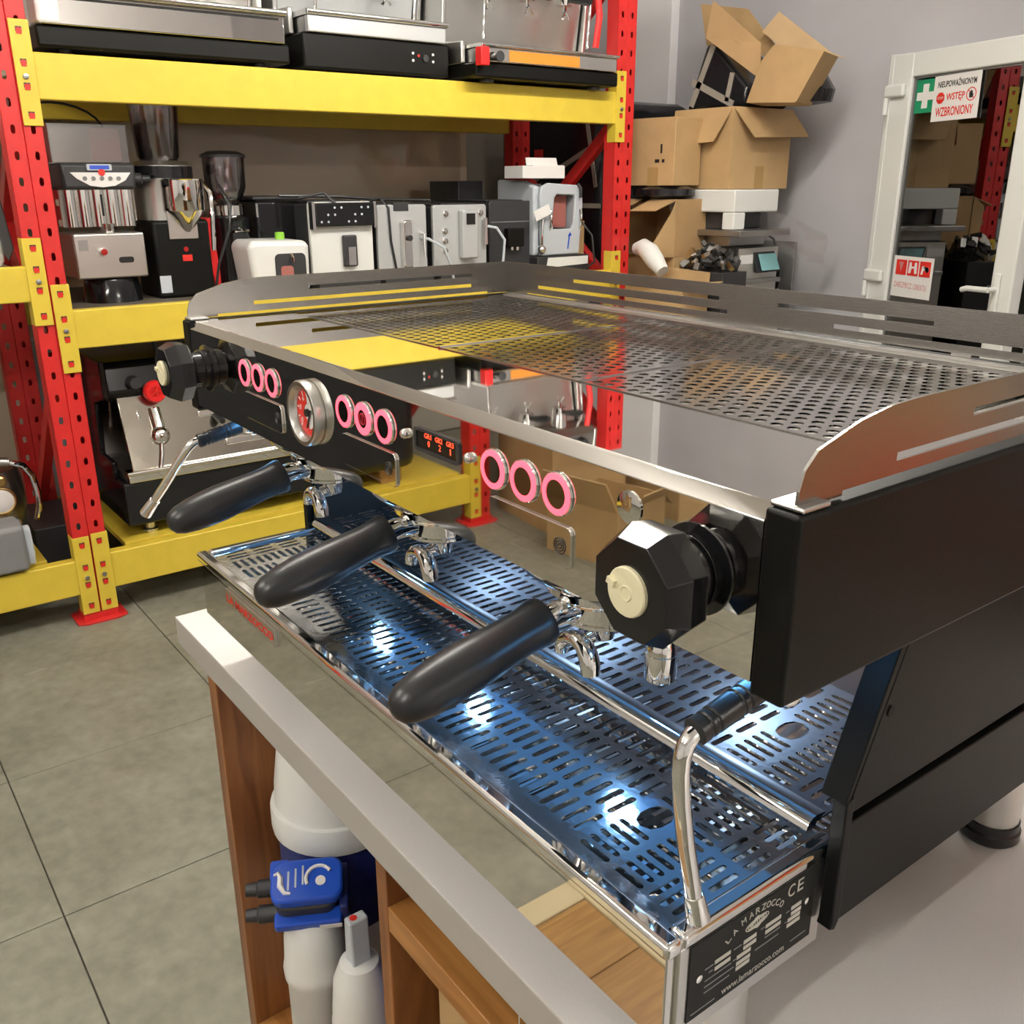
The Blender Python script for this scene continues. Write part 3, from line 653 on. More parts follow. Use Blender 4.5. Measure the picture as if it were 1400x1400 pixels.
# data plate on the right side of the tray
X = A-.001
dpl = P('data_plate', G().box(X, X+.0010, .0215, .1555, .0895, .1535), 'label')
def T(t_, y, z, w, h, m='labelt'): text('plate_text', t_, dpl, m, (X+.0011, y, z), (0, 1, 0), (0, 0, 1), w, h, .0002)
for ch, y, z, ang in (('L', .0611, .1385, .75), ('A', .067, .1420, .55), ('M', .0749, .1462, .30), ('A', .0822, .1476, .14), ('R', .0888, .1482, .05), ('Z', .0948, .1482, -.08), ('O', .0998, .1478, -.18), ('C', .1048, .1466, -.30), ('C', .1098, .1446, -.42), ('O', .1145, .1412, -.58)):
    text('plate_text', ch, dpl, 'labelt', (X+.0011, y-.002, z-.0025), (0, math.cos(ang), math.sin(ang)), (0, -math.sin(ang), math.cos(ang)), .0046, .0054, .0002)
T('C', .1225, .1405, .0075, .0105); T('E', .1335, .1405, .0066, .0105)
T('www.lamarzocco.com', .0563, .0930, .068, .0058)
gy_, gz_ = .0894, .1385
g = G().torus((X+.0012, gy_, gz_), (1, 0, 0), .0048, .0004, 20, 5).torus((X+.0012, gy_, gz_), (1, 0, 0), .0026, .0004, 16, 5).box(X+.001, X+.0014, gy_-.0004, gy_+.0004, gz_-.005, gz_+.005)
for k in range(3): g.tube([(X+.0012, gy_+(.0122-.0026*k)*math.cos(a), gz_+(.0036-.0008*k)*math.sin(a)+.0012*math.cos(a)) for a in [2*PI*q/24 for q in range(25)]], .0004, 5)
P('globe_mark', g, 'labelt', dpl)['kind'] = 'stuff'
g = G()
for y, z, w in [(.0466, .1274, .016), (.0469, .1216, .016), (.0762, .1273, .0135), (.0765, .1222, .0135), (.070, .1174, .0147), (.070, .1119, .0147), (.070, .1075, .0143), (.0998, .128, .017), (.1, .1226, .017), (.1284, .1283, .0116), (.1288, .1233, .0115), (.1256, .1188, .0142), (.1251, .1140, .015)]:
    g.box(X+.001, X+.0013, y, y+w, z-.0016, z+.0016)
P('blank_fields', g, 'labelt', dpl)['kind'] = 'stuff'
g = G()
for y, z, w in [(.037, .1268, .0082), (.041, .1222, .004), (.0375, .1165, .027), (.0375, .1112, .030), (.0374, .1063, .026), (.066, .1270, .008), (.066, .1172, .003), (.0945, .1285, .004), (.1, .1180, .017), (.090, .1125, .026), (.1225, .1275, .004), (.1317, .0966, .018), (.0255, .0943, .024), (.1225, .1185, .002)]:
    g.box(X+.001, X+.0012, y, y+w, z-.0005, z+.0005)
P('small_print', g, 'grey', dpl)['kind'] = 'stuff'
for y, z in ((.0309, .1233), (.1464, .1263)):
    P('rivet', G().lathe([(.0030, 0), (.0030, .001), (.0015, .0016)], (X+.001, y, z), (1, 0, 0), 14), 'chrome', dpl)

# ================================================================== PALLET RACK (front plane X = -2.60, runs along Y)
RX0, RXB = -2.60, -3.43
rk = thing('pallet_rack', 'red and yellow steel pallet rack loaded with coffee machines', 'rack', (RX0, .305, 0))
UY = [(.25, .36), (2.732, 2.842), (-1.962, -1.852)]
def Rk(x, y, z): return (x-RX0, y-.305, z)
def rmx(y0, x): return Matrix(((0, 0, 1, x-RX0), (1, 0, 0, y0-.305), (0, 1, 0, 0), (0, 0, 0, 1)))   # plate xy -> rack yz
gu = G()
mxu = Matrix(((0, 0, 1, 0), (1, 0, 0, 0), (0, 1, 0, 0), (0, 0, 0, 1)))
gu.plate(0, .053, .02, 2.42, 0, .002, [(.006, .047, .02, 2.42, 1, 32, .0065, .0130, False, 8)], mxu)
gu.plate(.057, .110, .02, 2.42, 0, .002, [(.063, .104, .02, 2.42, 1, 32, .0065, .0130, False, 8)], mxu)
gu.prism([(-.0005, .053), (-.004, .055), (-.0005, .057), (-.003, .057), (-.006, .055), (-.003, .053)], 'z', .02, 2.42)
gu.box(-.07, 0, 0, .002, .02, 2.42).box(-.07, 0, .108, .110, .02, 2.42).box(-.07, -.068, .002, .03, .02, 2.42).box(-.07, -.068, .08, .108, .02, 2.42)
for k, (y0, y1) in enumerate(UY):
    for xx in (RX0, RXB+.07):
        if k == 0 and xx == RX0:
            u0 = obj('upright', gu, 'red', rk, ang=25); u0.location = Rk(xx, y0, 0)
        else: inst('upright', u0, Rk(xx, y0, 0), rk)
        fp = obj('foot_plate', G().prism([(.02, -.03), (.035, .0), (.035, .11), (.02, .14), (-.09, .14), (-.105, .11), (-.105, 0), (-.09, -.03)], 'z', 0, .008).box(-.075, .004, -.004, .114, .008, .03), 'red', rk, .001)
        fp.location = Rk(xx, y0, 0)
    ym = (y0+y1)/2
    for (xa, za), (xb, zb) in (((RX0-.06, 1.73), (RXB+.02, 1.12)), ((RX0-.06, 1.00), (RXB+.02, 1.56)), ((RX0-.06, .93), (RXB+.02, .22)), ((RX0-.06, 2.35), (RXB+.02, 1.80))):
        a = Vector(Rk(xa, ym, za)); b = Vector(Rk(xb, ym, zb)); L = (b-a).length
        obj('brace', G().box(0, L, -.018, .018, -.026, .026, Matrix.Translation(a) @ (b-a).to_track_quat('X', 'Z').to_matrix().to_4x4()), 'red', rk, .002)
def beam(y0, y1, z0, z1, x, sgn):
    """beam between uprights; connector plates lap onto half of each upright"""
    b = obj('beam', G().box(-.045, .0, y0-.305, y1-.305, z0, z1), 'yellow', rk, .004)
    b.location = (x-RX0, 0, 0)
    for ye, s in ((y0, -1), (y1, 1)):
        ya, yb = sorted((ye, ye+s*.052)); zb, zt = z0-.075, z1+.085
        p_ = obj('connector_plate', G().prism([(-.05, ye-.305-s*.004), (.006, ye-.305-s*.004), (.006, ye-.305+s*.052), (.0025, ye-.305+s*.052), (.0025, ye-.305), (-.05, ye-.305)], 'z', zb, zt), 'yellow', b, .0015)
        g = G(); h = G()
        ym = (ya+yb)/2-.305
        for zz in (zb+.03, zb+.11, zb+.175, zt-.03):
            g.box(.0055, .0085, ym-.0075, ym+.0075, zz-.010, zz+.002).box(.0055, .0085, ym-.0075, ym-.003, zz+.002, zz+.006).box(.0055, .0085, ym+.003, ym+.0075, zz+.002, zz+.006).box(.0055, .0085, ym-.0015, ym+.0015, zz+.002, zz+.008)
            h.box(.0058, .0066, ym-.009, ym+.009, zz-.004, zz+.010)
        obj('locking_lugs', g, 'signred', b)['kind'] = 'stuff'
        obj('lug_slots', h, 'junk', b)['kind'] = 'stuff'
        obj('safety_bolt', G().lathe([(.008, 0), (.008, .006), (.005, .007)], (.006, ym, zb+.137), (1, 0, 0), 12), 'dull', b)
for z0, z1 in ((.107, .240), (.962, 1.087), (1.718, 1.850)):
    beam(.36, 2.732, z0, z1, RX0+.002, 1); 
    bb = obj('beam', G().box(-.045, 0, .36-.305, 2.732-.305, z0-.01, z1-.01), 'yellow', rk, .004); bb.location = (RXB+.045-RX0, 0, 0)
for z0, z1 in ((.107, .235), (1.122, 1.232)):
    beam(-1.852, .25, z0, z1, RX0+.002, 1)
    bb = obj('beam', G().box(-.045, 0, -1.852-.305, .25-.305, z0-.01, z1-.01), 'yellow', rk, .004); bb.location = (RXB+.045-RX0, 0, 0)
def deck(y0, y1, z, m, n):
    w = (y1-y0)/n
    for k in range(n):
        obj('deck_board', G().box(RXB+.0-RX0, -.05, y0+k*w+.002-.305, y0+(k+1)*w-.002-.305, z-.02, z), m, rk, .001)
deck(.43, 2.70, .246, 'yellow', 3); deck(-1.83, .17, .241, 'yellow', 3)
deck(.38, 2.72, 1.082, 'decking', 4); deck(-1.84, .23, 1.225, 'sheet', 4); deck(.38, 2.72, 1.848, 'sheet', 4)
DZ1, DZ2, DZ3 = .246, 1.082, 1.848
Q = PI/2
def rt(name, label, cat, x, y, z, group=None): return thing(name, label, cat, (x, y, z), Q, group)   # front faces the aisle (+X)
# big board behind the rack
bs = tag(obj('backing_board', G().box(-3.60, -3.585, .15, 2.60, .26, 2.5), 'sheet'), 'large tan board wrapped in clear film behind the middle shelf of the rack', 'board')
g = G()
pts = []
random.seed(3)
nx, nz = 26, 10
for j in range(nz+1):
    for i in range(nx+1): pts.append((-3.575+random.random()*.02, .3+2.25*i/nx, 1.10+.72*j/nz))
g.add(pts, [(j*(nx+1)+i, j*(nx+1)+i+1, (j+1)*(nx+1)+i+1, (j+1)*(nx+1)+i) for j in range(nz) for i in range(nx)])
obj('film', g, 'film', bs)

# ---- espresso machines on the rack ---------------------------------------------------------------
def commercial(label, x, y, z, w, d, foot, base, tray, lip, head, mats, groups=2, deep=.12, wand=True, name='espresso_machine', grid=True):
    t = rt(name, label, 'espresso machine', x, y, z)
    h = w/2; bm, tm, pm, hm, sm = mats
    z0 = foot; z1 = foot+base; z2 = z1+tray; z3 = z2+lip
    for sx in (-1, 1):
        for fy in (.07, d-.08):
            obj('foot', G().lathe([(.028, 0), (.028, .01), (.018, .014), (.018, foot)], (sx*(h-.09), fy, 0), n=16), 'satin' if foot > .04 else 'dark', t)
    obj('base', G().box(-h, h, .012, d, z0, z1), bm, t, .008)
    obj('tray_front', G().box(-h+.02, h-.02, 0, .03, z1, z2), tm, t, .004)
    obj('tray_body', G().box(-h+.02, h-.02, .03, d*.55, z1, z2-.004), 'dull', t)
    tr = obj('drip_tray', G().box(-h+.015, h-.015, -.006, .03, z2, z3) if not grid else G().plate(-h+.015, h-.015, -.006, d*.5, z3, lip, [(-h+.06, h-.06, .03, d*.45, 24, 3, .006, .04, False, 8)]), pm, t)
    obj('tray_lip', G().cyl((-h+.015, -.006, z3-lip/2), (h-.015, -.006, z3-lip/2), lip*.5, None, 12), 'chrome', tr)
    obj('back_panel', G().prism([(d*.5-.02, z3), (d*.5, z3), (d*.42, head-.14), (d*.42-.02, head-.14)], 'x', -h+.02, h-.02), pm, t)
    obj('head', G().prism([(deep, head-.14), (deep-.03, head-.10), (deep-.01, head-.015), (deep+.02, head), (d, head), (d, head-.14)], 'x', -h+.01, h-.01), hm, t, .006)
    obj('rear_body', G().box(-h+.03, h-.03, d*.5, d-.005, z1, head-.14), 'dull', t)
    for s in (-1, 1):
        obj('side_panel', G().prism([(.10, z1), (d, z1), (d, head+.01), (deep-.02, head+.01), (deep-.03, head-.12), (d*.36, head-.16), (d*.40, z3+.02), (.10, z3+.015)], 'x', *sorted((s*(h-.012), s*(h+.008)))), sm, t, .005)
    for k in range(groups):
        gx = (k-(groups-1)/2)*min(.26, w/groups*.8)
        gh = obj('group_head', G().cyl((gx, deep+.05, head-.20), (gx, deep+.05, head-.12), .036, .042, 22), 'chrome', t)
        pf = obj('portafilter', G().cyl((gx, deep+.05, head-.235), (gx, deep+.05, head-.20), .032, .036, 22).tube([(gx, deep+.05, head-.235), (gx, deep+.048, head-.262)], .009, 10).tube([(gx-.018, deep+.04, head-.285), (gx, deep+.044, head-.258), (gx+.018, deep+.04, head-.285)], .006, 8), 'chrome', t)
        obj('handle', G().tube([(gx, deep+.02, head-.215), (gx, deep-.03, head-.222), (gx, deep-.09, head-.234), (gx, deep-.115, head-.24)], [.011, .015, .017, .011], 14), 'rubber', pf)
    if wand:
        for s in (-1, 1):
            wx = s*(h-.10)
            obj('steam_wand', G().tube([(wx, deep+.02, head-.12), (wx, deep-.02, head-.17), (wx, deep-.035, head-.20), (wx, deep-.02, head-.36), (wx, deep-.018, head-.40)], [.007, .007, .007, .006, .008], 12), 'chrome', t)
            kn = obj('steam_knob', G().cyl((wx, deep-.03, head-.07), (wx, deep-.065, head-.07), .024, .020, 12), 'dark', t)
    return t
T1 = commercial('wide chrome fronted espresso machine with white ends, on the left of the top shelf', RX0-.02, .80, DZ3, .82, .60, .022, .062, .085, .02, .58, ('black', 'mirror', 'satin', 'dull', 'white'), 3)
obj('end_cover', G().box(-.405, -.335, -.004, .12, .085, .26), 'white', T1, .01)
obj('nose_strip', G().box(-.36, .37, -.003, .0, .155, .162), 'hole', T1)
T2 = commercial('grey espresso machine with a plain black lower panel, in the middle of the top shelf', RX0-.05, 1.585, DZ3, .62, .56, .018, .118, .055, .018, .56, ('black', 'silverp', 'silverp', 'dull', 'dull'), 2)
g = G()
for k in range(7): g.box(-.20+.022*k, -.188+.022*k, .268, .272, .235, .249+.004*(k % 2))
obj('raised_letters', g, 'chrome', T2)
pn = obj('control_dots', G().lathe([(.013, 0), (.013, .006)], (.20, .012, .08), (0, -1, 0), 14), 'dark', T2)
for (cx, cz, m_) in ((.145, .095, 'signw'), (.145, .07, 'signw'), (.17, .088, 'signred'), (.235, .095, 'signw'), (.235, .07, 'signw')):
    obj('indicator', G().lathe([(.005, 0), (.005, .003)], (cx, .012, cz), (0, -1, 0), 10), m_, pn)
T3 = commercial('chrome espresso machine with a red block at its tray, right end of top shelf', -2.50, 2.29, DZ3, .74, .60, .012, .055, .052, .012, .56, ('black', 'mirror', 'satin', 'dull', 'satin'), 3)
obj('red_block', G().box(-.375, -.335, -.03, .01, .05, .115), 'redp', T3, .003, label='red plastic block')
obj('red_hose', G().tube([(.27, .05, .40), (.28, .04, .28), (.27, .05, .16)], .014, 10), 'redp', T3, label='red hose')
obj('tray_reflection', G().box(-.22, .14, -.002, .0, .072, .112), 'orange', T3, label='orange reflection painted as a strip on the tray front')
obj('tap', G().lathe([(.014, 0), (.014, .02), (.02, .022), (.02, .03)], (-.285, 0, .085), (0, -1, 0), 14), 'dark', T3)

L1 = commercial('black and chrome espresso machine with a red knob on the lower shelf', RX0-.06, .97, DZ1, 1.02, .62, .045, .165, .03, .016, .63, ('blackg', 'mirror', 'mirror', 'blackg', 'blackg'), 2, deep=.11, grid=False)
obj('slope_panel', G().prism([(.008, .252), (.098, .505), (.113, .505), (.023, .252)], 'x', -.47, .47), 'warmchrome', L1, .002)
for k, (xa, xb) in enumerate(((-.12, .10), (.14, .36), (-.20, .02))):
    obj('raised_bar', G().obox(((xa+xb)/2, .022+.020*k, .305+.055*k), (xb-xa, .03, .018), (1.22, 0, 0)), 'chrome', L1, .006)
rkb = obj('red_tap_knob', G().lathe([(.018, 0), (.036, .004), (.040, .015), (.040, .035), (.034, .044), (.020, .044), (.018, .036), (0, .036)], (-.345, .085, .52), (0, -1, 0), 20, False), 'redp', L1, label='red steam knob')
g = G()
for k in range(5):
    a = 2*PI*k/5; g.obox((-.345+.011*math.cos(a), .043, .52+.011*math.sin(a)), (.018, .004, .004), (0, -a, 0))
obj('knob_spokes', g, 'signred', rkb)
obj('knob_collar', G().lathe([(.028, 0), (.028, .02)], (-.345, .105, .525), (0, -1, 0), 16), 'lgrey', L1)
hw = obj('chrome_valve', G().sphere((-.35, .045, .36), .036, 18).tube([(-.35, .03, .345), (-.36, .01, .30), (-.375, -.005, .25)], .006, 10).cyl((-.35, .05, .385), (-.35, .09, .45), .024, None, 16), 'chrome', L1)
obj('chrome_valve', G().cyl((-.02, .085, .41), (-.02, .12, .49), .045, .05, 20).sphere((-.02, .085, .41), .045, 18), 'chrome', L1)
obj('hose_loop', G().tube([(-.30, .12, .63), (-.31, .11, .70), (-.26, .12, .73), (-.21, .12, .70), (-.22, .13, .63)], .008, 8), 'rubber', L1)
t = rt('dark_bulk', 'tall block in black film added to mirror dark in the cowl, lower shelf of the left bay', 'machine', RX0-.06, -1.06, .241)  # off-camera bulk added so the left of the cowl reflects black
obj('film', G().box(-.56, .56, 0, .62, .06, .80), 'bag', t, .05)
obj('pallet_foot', G().box(-.50, -.40, .05, .57, 0, .06).box(-.05, .05, .05, .57, 0, .06).box(.40, .50, .05, .57, 0, .06), 'plank', t)

# ---- middle shelf --------------------------------------------------------------------------------
# 1 grinder with display
t = rt('coffee_grinder', 'steel grinder with a blue display and clear square hopper, leftmost on the middle shelf', 'coffee grinder', RX0-.14, .555, DZ2)
obj('base', G().lathe([(.10, 0), (.098, .012), (.090, .075), (.086, .082)], (.01, .12, 0), n=32), 'blackg', t)
lo = obj('lower_box', G().box(-.12, .115, .02, .24, .085, .235), 'satin', t, .006)
obj('outlet_recess', G().prism(rr(.02, .07, .135, .155, .008), 'y', .0185, .021), 'hole', lo)
obj('knob', G().lathe([(.013, 0), (.011, .02), (0, .02)], (-.03, .02, .175), (0, -1, 0), 16, False), 'chrome', lo)
obj('plate', G().box(-.105, -.075, .0185, .02, .18, .215), 'dull', lo)
g = G()
for k in range(5): g.cyl((-.10+.047*k, .09, .255), (-.10+.047*k, .09, .375), .030, None, 18)
obj('steel_body', g.box(-.12, .115, .09, .24, .255, .375), 'chrome', t)
obj('body_slot', G().box(-.003, .003, .058, .062, .29, .36), 'hole', t)
obj('chute', G().cyl((.01, .07, .225), (.01, .07, .265), .022, .026, 16), 'chrome', t)
hd = obj('head', G().prism([(-.125, .375), (.11, .375), (.115, .46), (-.13, .46)], 'y', .02, .24), 'dark', t, .012)
obj('button_fan', G().prism([(-.10, .43), (.095, .43), (.075, .405), (.04, .388), (0, .383), (-.04, .388), (-.08, .41)], 'y', .016, .022), 'signw', hd)
g = G()
for k in range(5): g.lathe([(.007, 0), (.007, .003)], (-.055+.027*k, .016, .411), (0, -1, 0), 10)
obj('buttons', g, 'grey', hd)
obj('red_button', G().lathe([(.011, 0), (.011, .004)], (0, .016, .430), (0, -1, 0), 14), 'signred', hd)
obj('screen_frame', G().prism(rr(-.045, .035, .436, .456, .004), 'y', .014, .021), 'lgrey', hd)
obj('screen', G().box(-.036, .026, .0125, .0142, .440, .452), 'screenblue', hd)
hp_ = obj('hopper', G().box(-.145, .10, .03, .035, .462, .575).box(-.145, .10, .225, .23, .462, .575).box(-.145, -.14, .035, .225, .462, .575).box(.095, .10, .035, .225, .462, .575), 'clear', t)
obj('hopper_lid', G().box(-.147, .102, .028, .232, .575, .580), 'clear', hp_)
obj('red_paper', G().box(-.01, .085, .06, .062, .468, .57), 'beans', hp_)
obj('side_tap', G().lathe([(.02, 0), (.02, .03), (.012, .035), (.012, .06)], (.115, .08, .41), (1, -.3, 0), 14), 'dark', t)
obj('carry_loop', G().tube([(-.16+.16*math.cos(a)+.06, .14, .56+.09*math.sin(a)) for a in [PI*k/12 for k in range(13)]], .004, 8), 'rubber', t)
# 2 grinder with steel cone
t = rt('coffee_grinder', 'black grinder with a steel cone on its front and a tall clear hopper', 'coffee grinder', RX0-.14, .815, DZ2)
obj('body', G().box(-.105, .10, .05, .28, 0, .27), 'black', t, .012)
obj('upper_body', G().lathe([(.10, .27), (.10, .40), (.104, .42), (.104, .455), (.085, .47)], (-.01, .17, 0), n=32), 'satin', t)
obj('black_collar', G().lathe([(.106, .412), (.106, .452), (.09, .458)], (-.01, .17, 0), n=32), 'blackg', t)
obj('front_plate', G().box(-.05, .055, .044, .05, .205, .33), 'satin', t, .002)
cn = obj('steel_cone', G().lathe([(.008, .215), (.070, .30), (.072, .305), (.072, .405), (.075, .409), (.066, .409)], (.02, .062, 0), n=32, cap=False), 'chrome', t)
hh = obj('hopper', G().lathe([(.06, .465), (.072, .485), (.085, .655), (.083, .655), (.07, .487), (.058, .468)], (-.02, .16, 0), n=28, cap=False), 'smoke', t)
obj('hopper_lid', G().lathe([(.088, .652), (.088, .665), (.05, .668)], (-.02, .16, 0), n=28), 'smoke', hh)
obj('button', G().lathe([(.009, 0), (.009, .004)], (.005, .05, .17), (0, -1, 0), 14), 'chrome', t)
obj('badge', G().box(-.01, .025, .047, .05, .128, .150), 'signred', t)
obj('sticker', G().box(-.10, -.06, .0475, .05, .02, .08), 'lgrey', t)
obj('steel_side_arm', G().tube([(.105, .10, .40), (.125, .08, .36), (.12, .06, .28), (.11, .055, .16)], [.008, .012, .010, .008], 10), 'chrome', t)
tag(obj('power_cable', G().tube([(-2.70, .88, 1.10), (-2.69, .90, 1.20), (-2.66, .94, 1.32), (-2.68, .96, 1.40), (-2.76, .955, 1.47)], .005, 8), 'rubber'), 'black cable hanging in front of the grinder with the steel cone', 'cable')
# 3 black grinder, domed hopper
t = rt('coffee_grinder', 'black cylindrical grinder with a domed clear hopper and a red side panel', 'coffee grinder', RX0-.22, 1.04, DZ2)
obj('body', G().lathe([(.088, 0), (.088, .02), (.078, .03), (.078, .25), (.082, .26), (.082, .27), (.06, .28)], (0, .1, 0), n=32), 'blackg', t)
obj('steel_ring', G().lathe([(.062, .28), (.062, .315), (.05, .32)], (0, .1, 0), n=28), 'chrome', t)
hh = obj('hopper', G().lathe([(.035, .32), (.06, .345), (.075, .38), (.077, .485), (.0755, .485), (.073, .38), (.058, .347)], (0, .1, 0), n=28, cap=False), 'smoke', t)
obj('hopper_cap', G().lathe([(.083, .485), (.083, .494), (.055, .507), (0, .510)], (0, .1, 0), n=28, cap=False), 'dark', hh)
obj('red_side_panel', G().prism([(-.118, .27), (-.092, .275), (-.078, .08), (-.078, 0), (-.098, 0), (-.112, .10)], 'y', .03, .12), 'redp', t, .004, label='bright red side panel')
obj('portafilter_fork', G().tube([(-.02, .025, .22), (-.02, -.01, .225), (.03, -.01, .225), (.03, .025, .22)], .005, 8), 'chrome', t)
# 4 small white capsule machine
t = rt('capsule_machine', 'small white capsule coffee machine with a dark window, in front of the black boxy machine', 'coffee machine', RX0-.08, 1.135, DZ2)
obj('body', G().prism([(-.105, 0), (.115, 0), (.12, .17), (.11, .19), (-.10, .195), (-.125, .18)], 'y', .0, .22), 'white', t, .02, seg=3)
w_ = obj('window', G().prism(rr(-.025, .098, .02, .145, .018), 'y', -.003, .004), 'dark', t)
obj('badge', G().prism(rr(-.005, .045, .06, .10, .010), 'y', -.005, -.003), 'beans', w_)
obj('green_cap', G().lathe([(.018, .19), (.018, .215), (.014, .218)], (.045, .10, 0), n=18), 'lime', t)
obj('spout', G().tube([(.04, -.004, .14), (.04, -.015, .13), (.04, -.015, .115)], .006, 8), 'chrome', t)
# 5 black boxy one behind
t = rt('coffee_machine', 'plain black boxy coffee machine half hidden behind the small white one', 'coffee machine', RX0-.28, 1.235, DZ2)
obj('body', G().box(-.10, .10, 0, .36, 0, .33), 'blackg', t, .012)
obj('top_tray', G().box(-.10, .10, .02, .34, .332, .345), 'dark', t, .004)
obj('steel_edge', G().box(-.10, -.092, -.004, 0, .27, .32), 'chrome', t)
# 6-8 bean to cup machines
def auto(label, y, w, h, x, face, kind):
    t = rt('bean_to_cup_machine', label, 'coffee machine', x, y, DZ2)
    a = w/2
    obj('body', G().box(-a+.004, a-.004, .02, .40, .0, h-.006), 'dark', t, .01)
    f = obj('front_cover', G().prism(rr(-a, a, .03, h, .012), 'y', 0, .02), face, t, .004)
    obj('drip_tray', G().box(-a, a, -.05, .02, 0, .03), 'dark', t, .004)
    obj('top_grille', G().box(-a+.02, a-.02, .05, .36, h-.004, h+.004), 'dark', t, .003)
    return t, f
t, f = auto('chrome and white bean to cup machine with a glossy black key panel', 1.425, .272, .325, RX0-.14, 'white', 0)
pn = obj('key_panel', G().prism(rr(-.122, .136, .235, .322, .01), 'y', -.032, -.002), 'blackg', t, .004)
obj('chrome_edge', G().box(-.136, -.124, -.030, 0, .225, .325), 'chrome', t); obj('chrome_edge', G().box(.128, .137, -.034, -.03, .225, .325), 'chrome', t)
g = G()
for i in range(8):
    for j in range(3):
        if (i*5+j*3) % 4 in (0, 1): g.lathe([(.0045, 0), (.0045, .001)], (-.10+.029*i, -.032, .252+.026*j), (0, -1, 0), 10)
obj('keys', g, 'lgrey', pn)
sp = obj('spout_block', G().box(-.005, .055, -.02, 0, .08, .20), 'dark', t, .006); obj('spout_plate', G().box(.012, .045, -.023, -.02, .085, .155), 'chrome', sp)
t, f = auto('silver bean to cup machine with a tall upright chrome spout', 1.70, .232, .31, RX0-.14, 'silverp', 1)
sp = obj('spout_column', G().prism(rr(-.012, .030, .06, .25, .012), 'y', -.03, 0), 'chrome', t, .006); obj('dial', G().lathe([(.012, 0), (.012, .01)], (.012, -.03, .18), (0, -1, 0), 16), 'dark', sp)
obj('steam_arm', G().tube([(.085, 0, .20), (.085, -.03, .19), (.083, -.035, .10)], .006, 8), 'chrome', t)
obj('top_inlet', G().box(-.04, .03, -.004, .02, .285, .318), 'dark', t, .003)
t, f = auto('grey silver bean to cup machine with a small screen and round buttons', 1.985, .272, .305, RX0-.14, 'silverp', 2)
sp = obj('spout_block', G().prism(rr(-.01, .07, .085, .285, .008), 'y', -.035, 0), 'silverp', t, .006); obj('screen', G().box(.008, .052, -.0375, -.035, .225, .27), 'screen', sp)
g = G()
for cx, cz in ((-.075, .27), (-.08, .20), (-.08, .16), (-.08, .12), (.105, .27)): g.lathe([(.013, 0), (.013, .006), (.008, .008)], (cx, 0, cz), (0, -1, 0), 16)
obj('buttons', g, 'chrome', t)
obj('milk_nozzle', G().cyl((.118, -.02, .14), (.118, -.02, .25), .010, None, 14), 'chrome', t)
t, f = auto('black bean to cup machine beside the pale blue housing', 2.29, .25, .315, RX0-.18, 'dark', 3)
sp = obj('spout_block', G().box(-.045, .045, -.035, 0, .12, .20), 'black', t, .005); obj('nozzles', G().cyl((-.015, -.02, .105), (-.015, -.02, .12), .008, None, 12).cyl((.015, -.02, .105), (.015, -.02, .12), .008, None, 12), 'chrome', sp)
obj('panel_line', G().box(-.118, .118, -.004, 0, .225, .229), 'grey', t)
# 9 pale blue housing with window
t = rt('water_dispenser', 'pale blue grey plastic dispenser housing with an opening, right end of the middle shelf', 'dispenser', RX0-.13, 2.54, DZ2+.075)
ol = [(-.115, 0), (.105, 0), (.125, .22), (.12, .285), (.10, .305), (-.08, .315), (-.12, .30), (-.13, .26)]
il = [(-.05, .115), (.06, .115), (.072, .14), (.078, .25), (.07, .262), (-.03, .265), (-.045, .25), (-.055, .14)]
g = G(); n = 8
vs = [(a, 0, b) for a, b in ol]+[(a, 0, b) for a, b in il]+[(a, .02, b) for a, b in ol]+[(a, .02, b) for a, b in il]
fs = []
for i in range(n):
    j = (i+1) % n; fs += [(i, j, n+j, n+i), (2*n+i, 3*n+i, 3*n+j, 2*n+j), (i, 2*n+i, 2*n+j, j), (n+i, n+j, 3*n+j, 3*n+i)]
f = obj('front_frame', g.add(vs, fs), 'lgrey', t, .006)
obj('side_shell', G().prism([(.02, 0), (.30, 0), (.30, .33), (.10, .325), (.02, .30)], 'x', -.15, -.115), 'lgrey', t, .01)
obj('back_shell', G().box(-.115, .10, .28, .30, 0, .31).box(.085, .11, .02, .28, 0, .29).box(-.115, .085, .02, .28, 0, .012).box(-.115, .085, .02, .28, .285, .300), 'lgrey', t)
obj('hanging_label', G().box(-.045, .065, .05, .052, .12, .26).box(-.02, .02, .045, .05, .13, .19), 'beans', t)
obj('arrow_mark', G().obox((.04, -.0012, .055), (.006, .002, .06), (0, .15, 0)).prism([(.035, .082), (.058, .084), (.049, .10)], 'y', -.0022, -.0002), 'blue', t)
for sx in (-.075, .105): obj('latch', G().tube([(sx, -.004, .20), (sx, -.012, .19), (sx, -.012, .13), (sx, -.004, .12)], .006, 8), 'chrome', t)
obj('black_hook', G().tube([(.09, -.002, .31), (.10, -.012, .29), (.10, -.012, .25)], .007, 8), 'dark', t)
obj('metal_fitting', G().sphere((-.125, -.01, .03), .02, 14).tube([(-.125, -.01, .03), (-.13, -.015, .10), (-.12, -.01, .16)], .005, 8), 'chrome', t)
t = rt('crate', 'low black crate with a white card on it under the pale blue housing', 'crate', RX0-.12, 2.55, DZ2)
obj('crate_body', G().box(-.16, .15, 0, .30, 0, .072), 'dark', t, .004)
obj('card', G().prism([(-.10, .066), (.14, .066), (.14, .03), (-.11, .022)], 'y', -.004, -.001), 'foam', t)
t = rt('cardboard_carton', 'small open white carton lying on top of the pale blue housing', 'box', RX0-.14, 2.45, DZ2+.075+.332)
obj('walls', G().box(-.13, .11, 0, .004, 0, .055).box(-.13, .11, .13, .134, 0, .055).box(-.13, -.126, .004, .13, 0, .055).box(.106, .11, .004, .13, 0, .055).box(-.13, .11, 0, .134, 0, .003), 'signw', t)
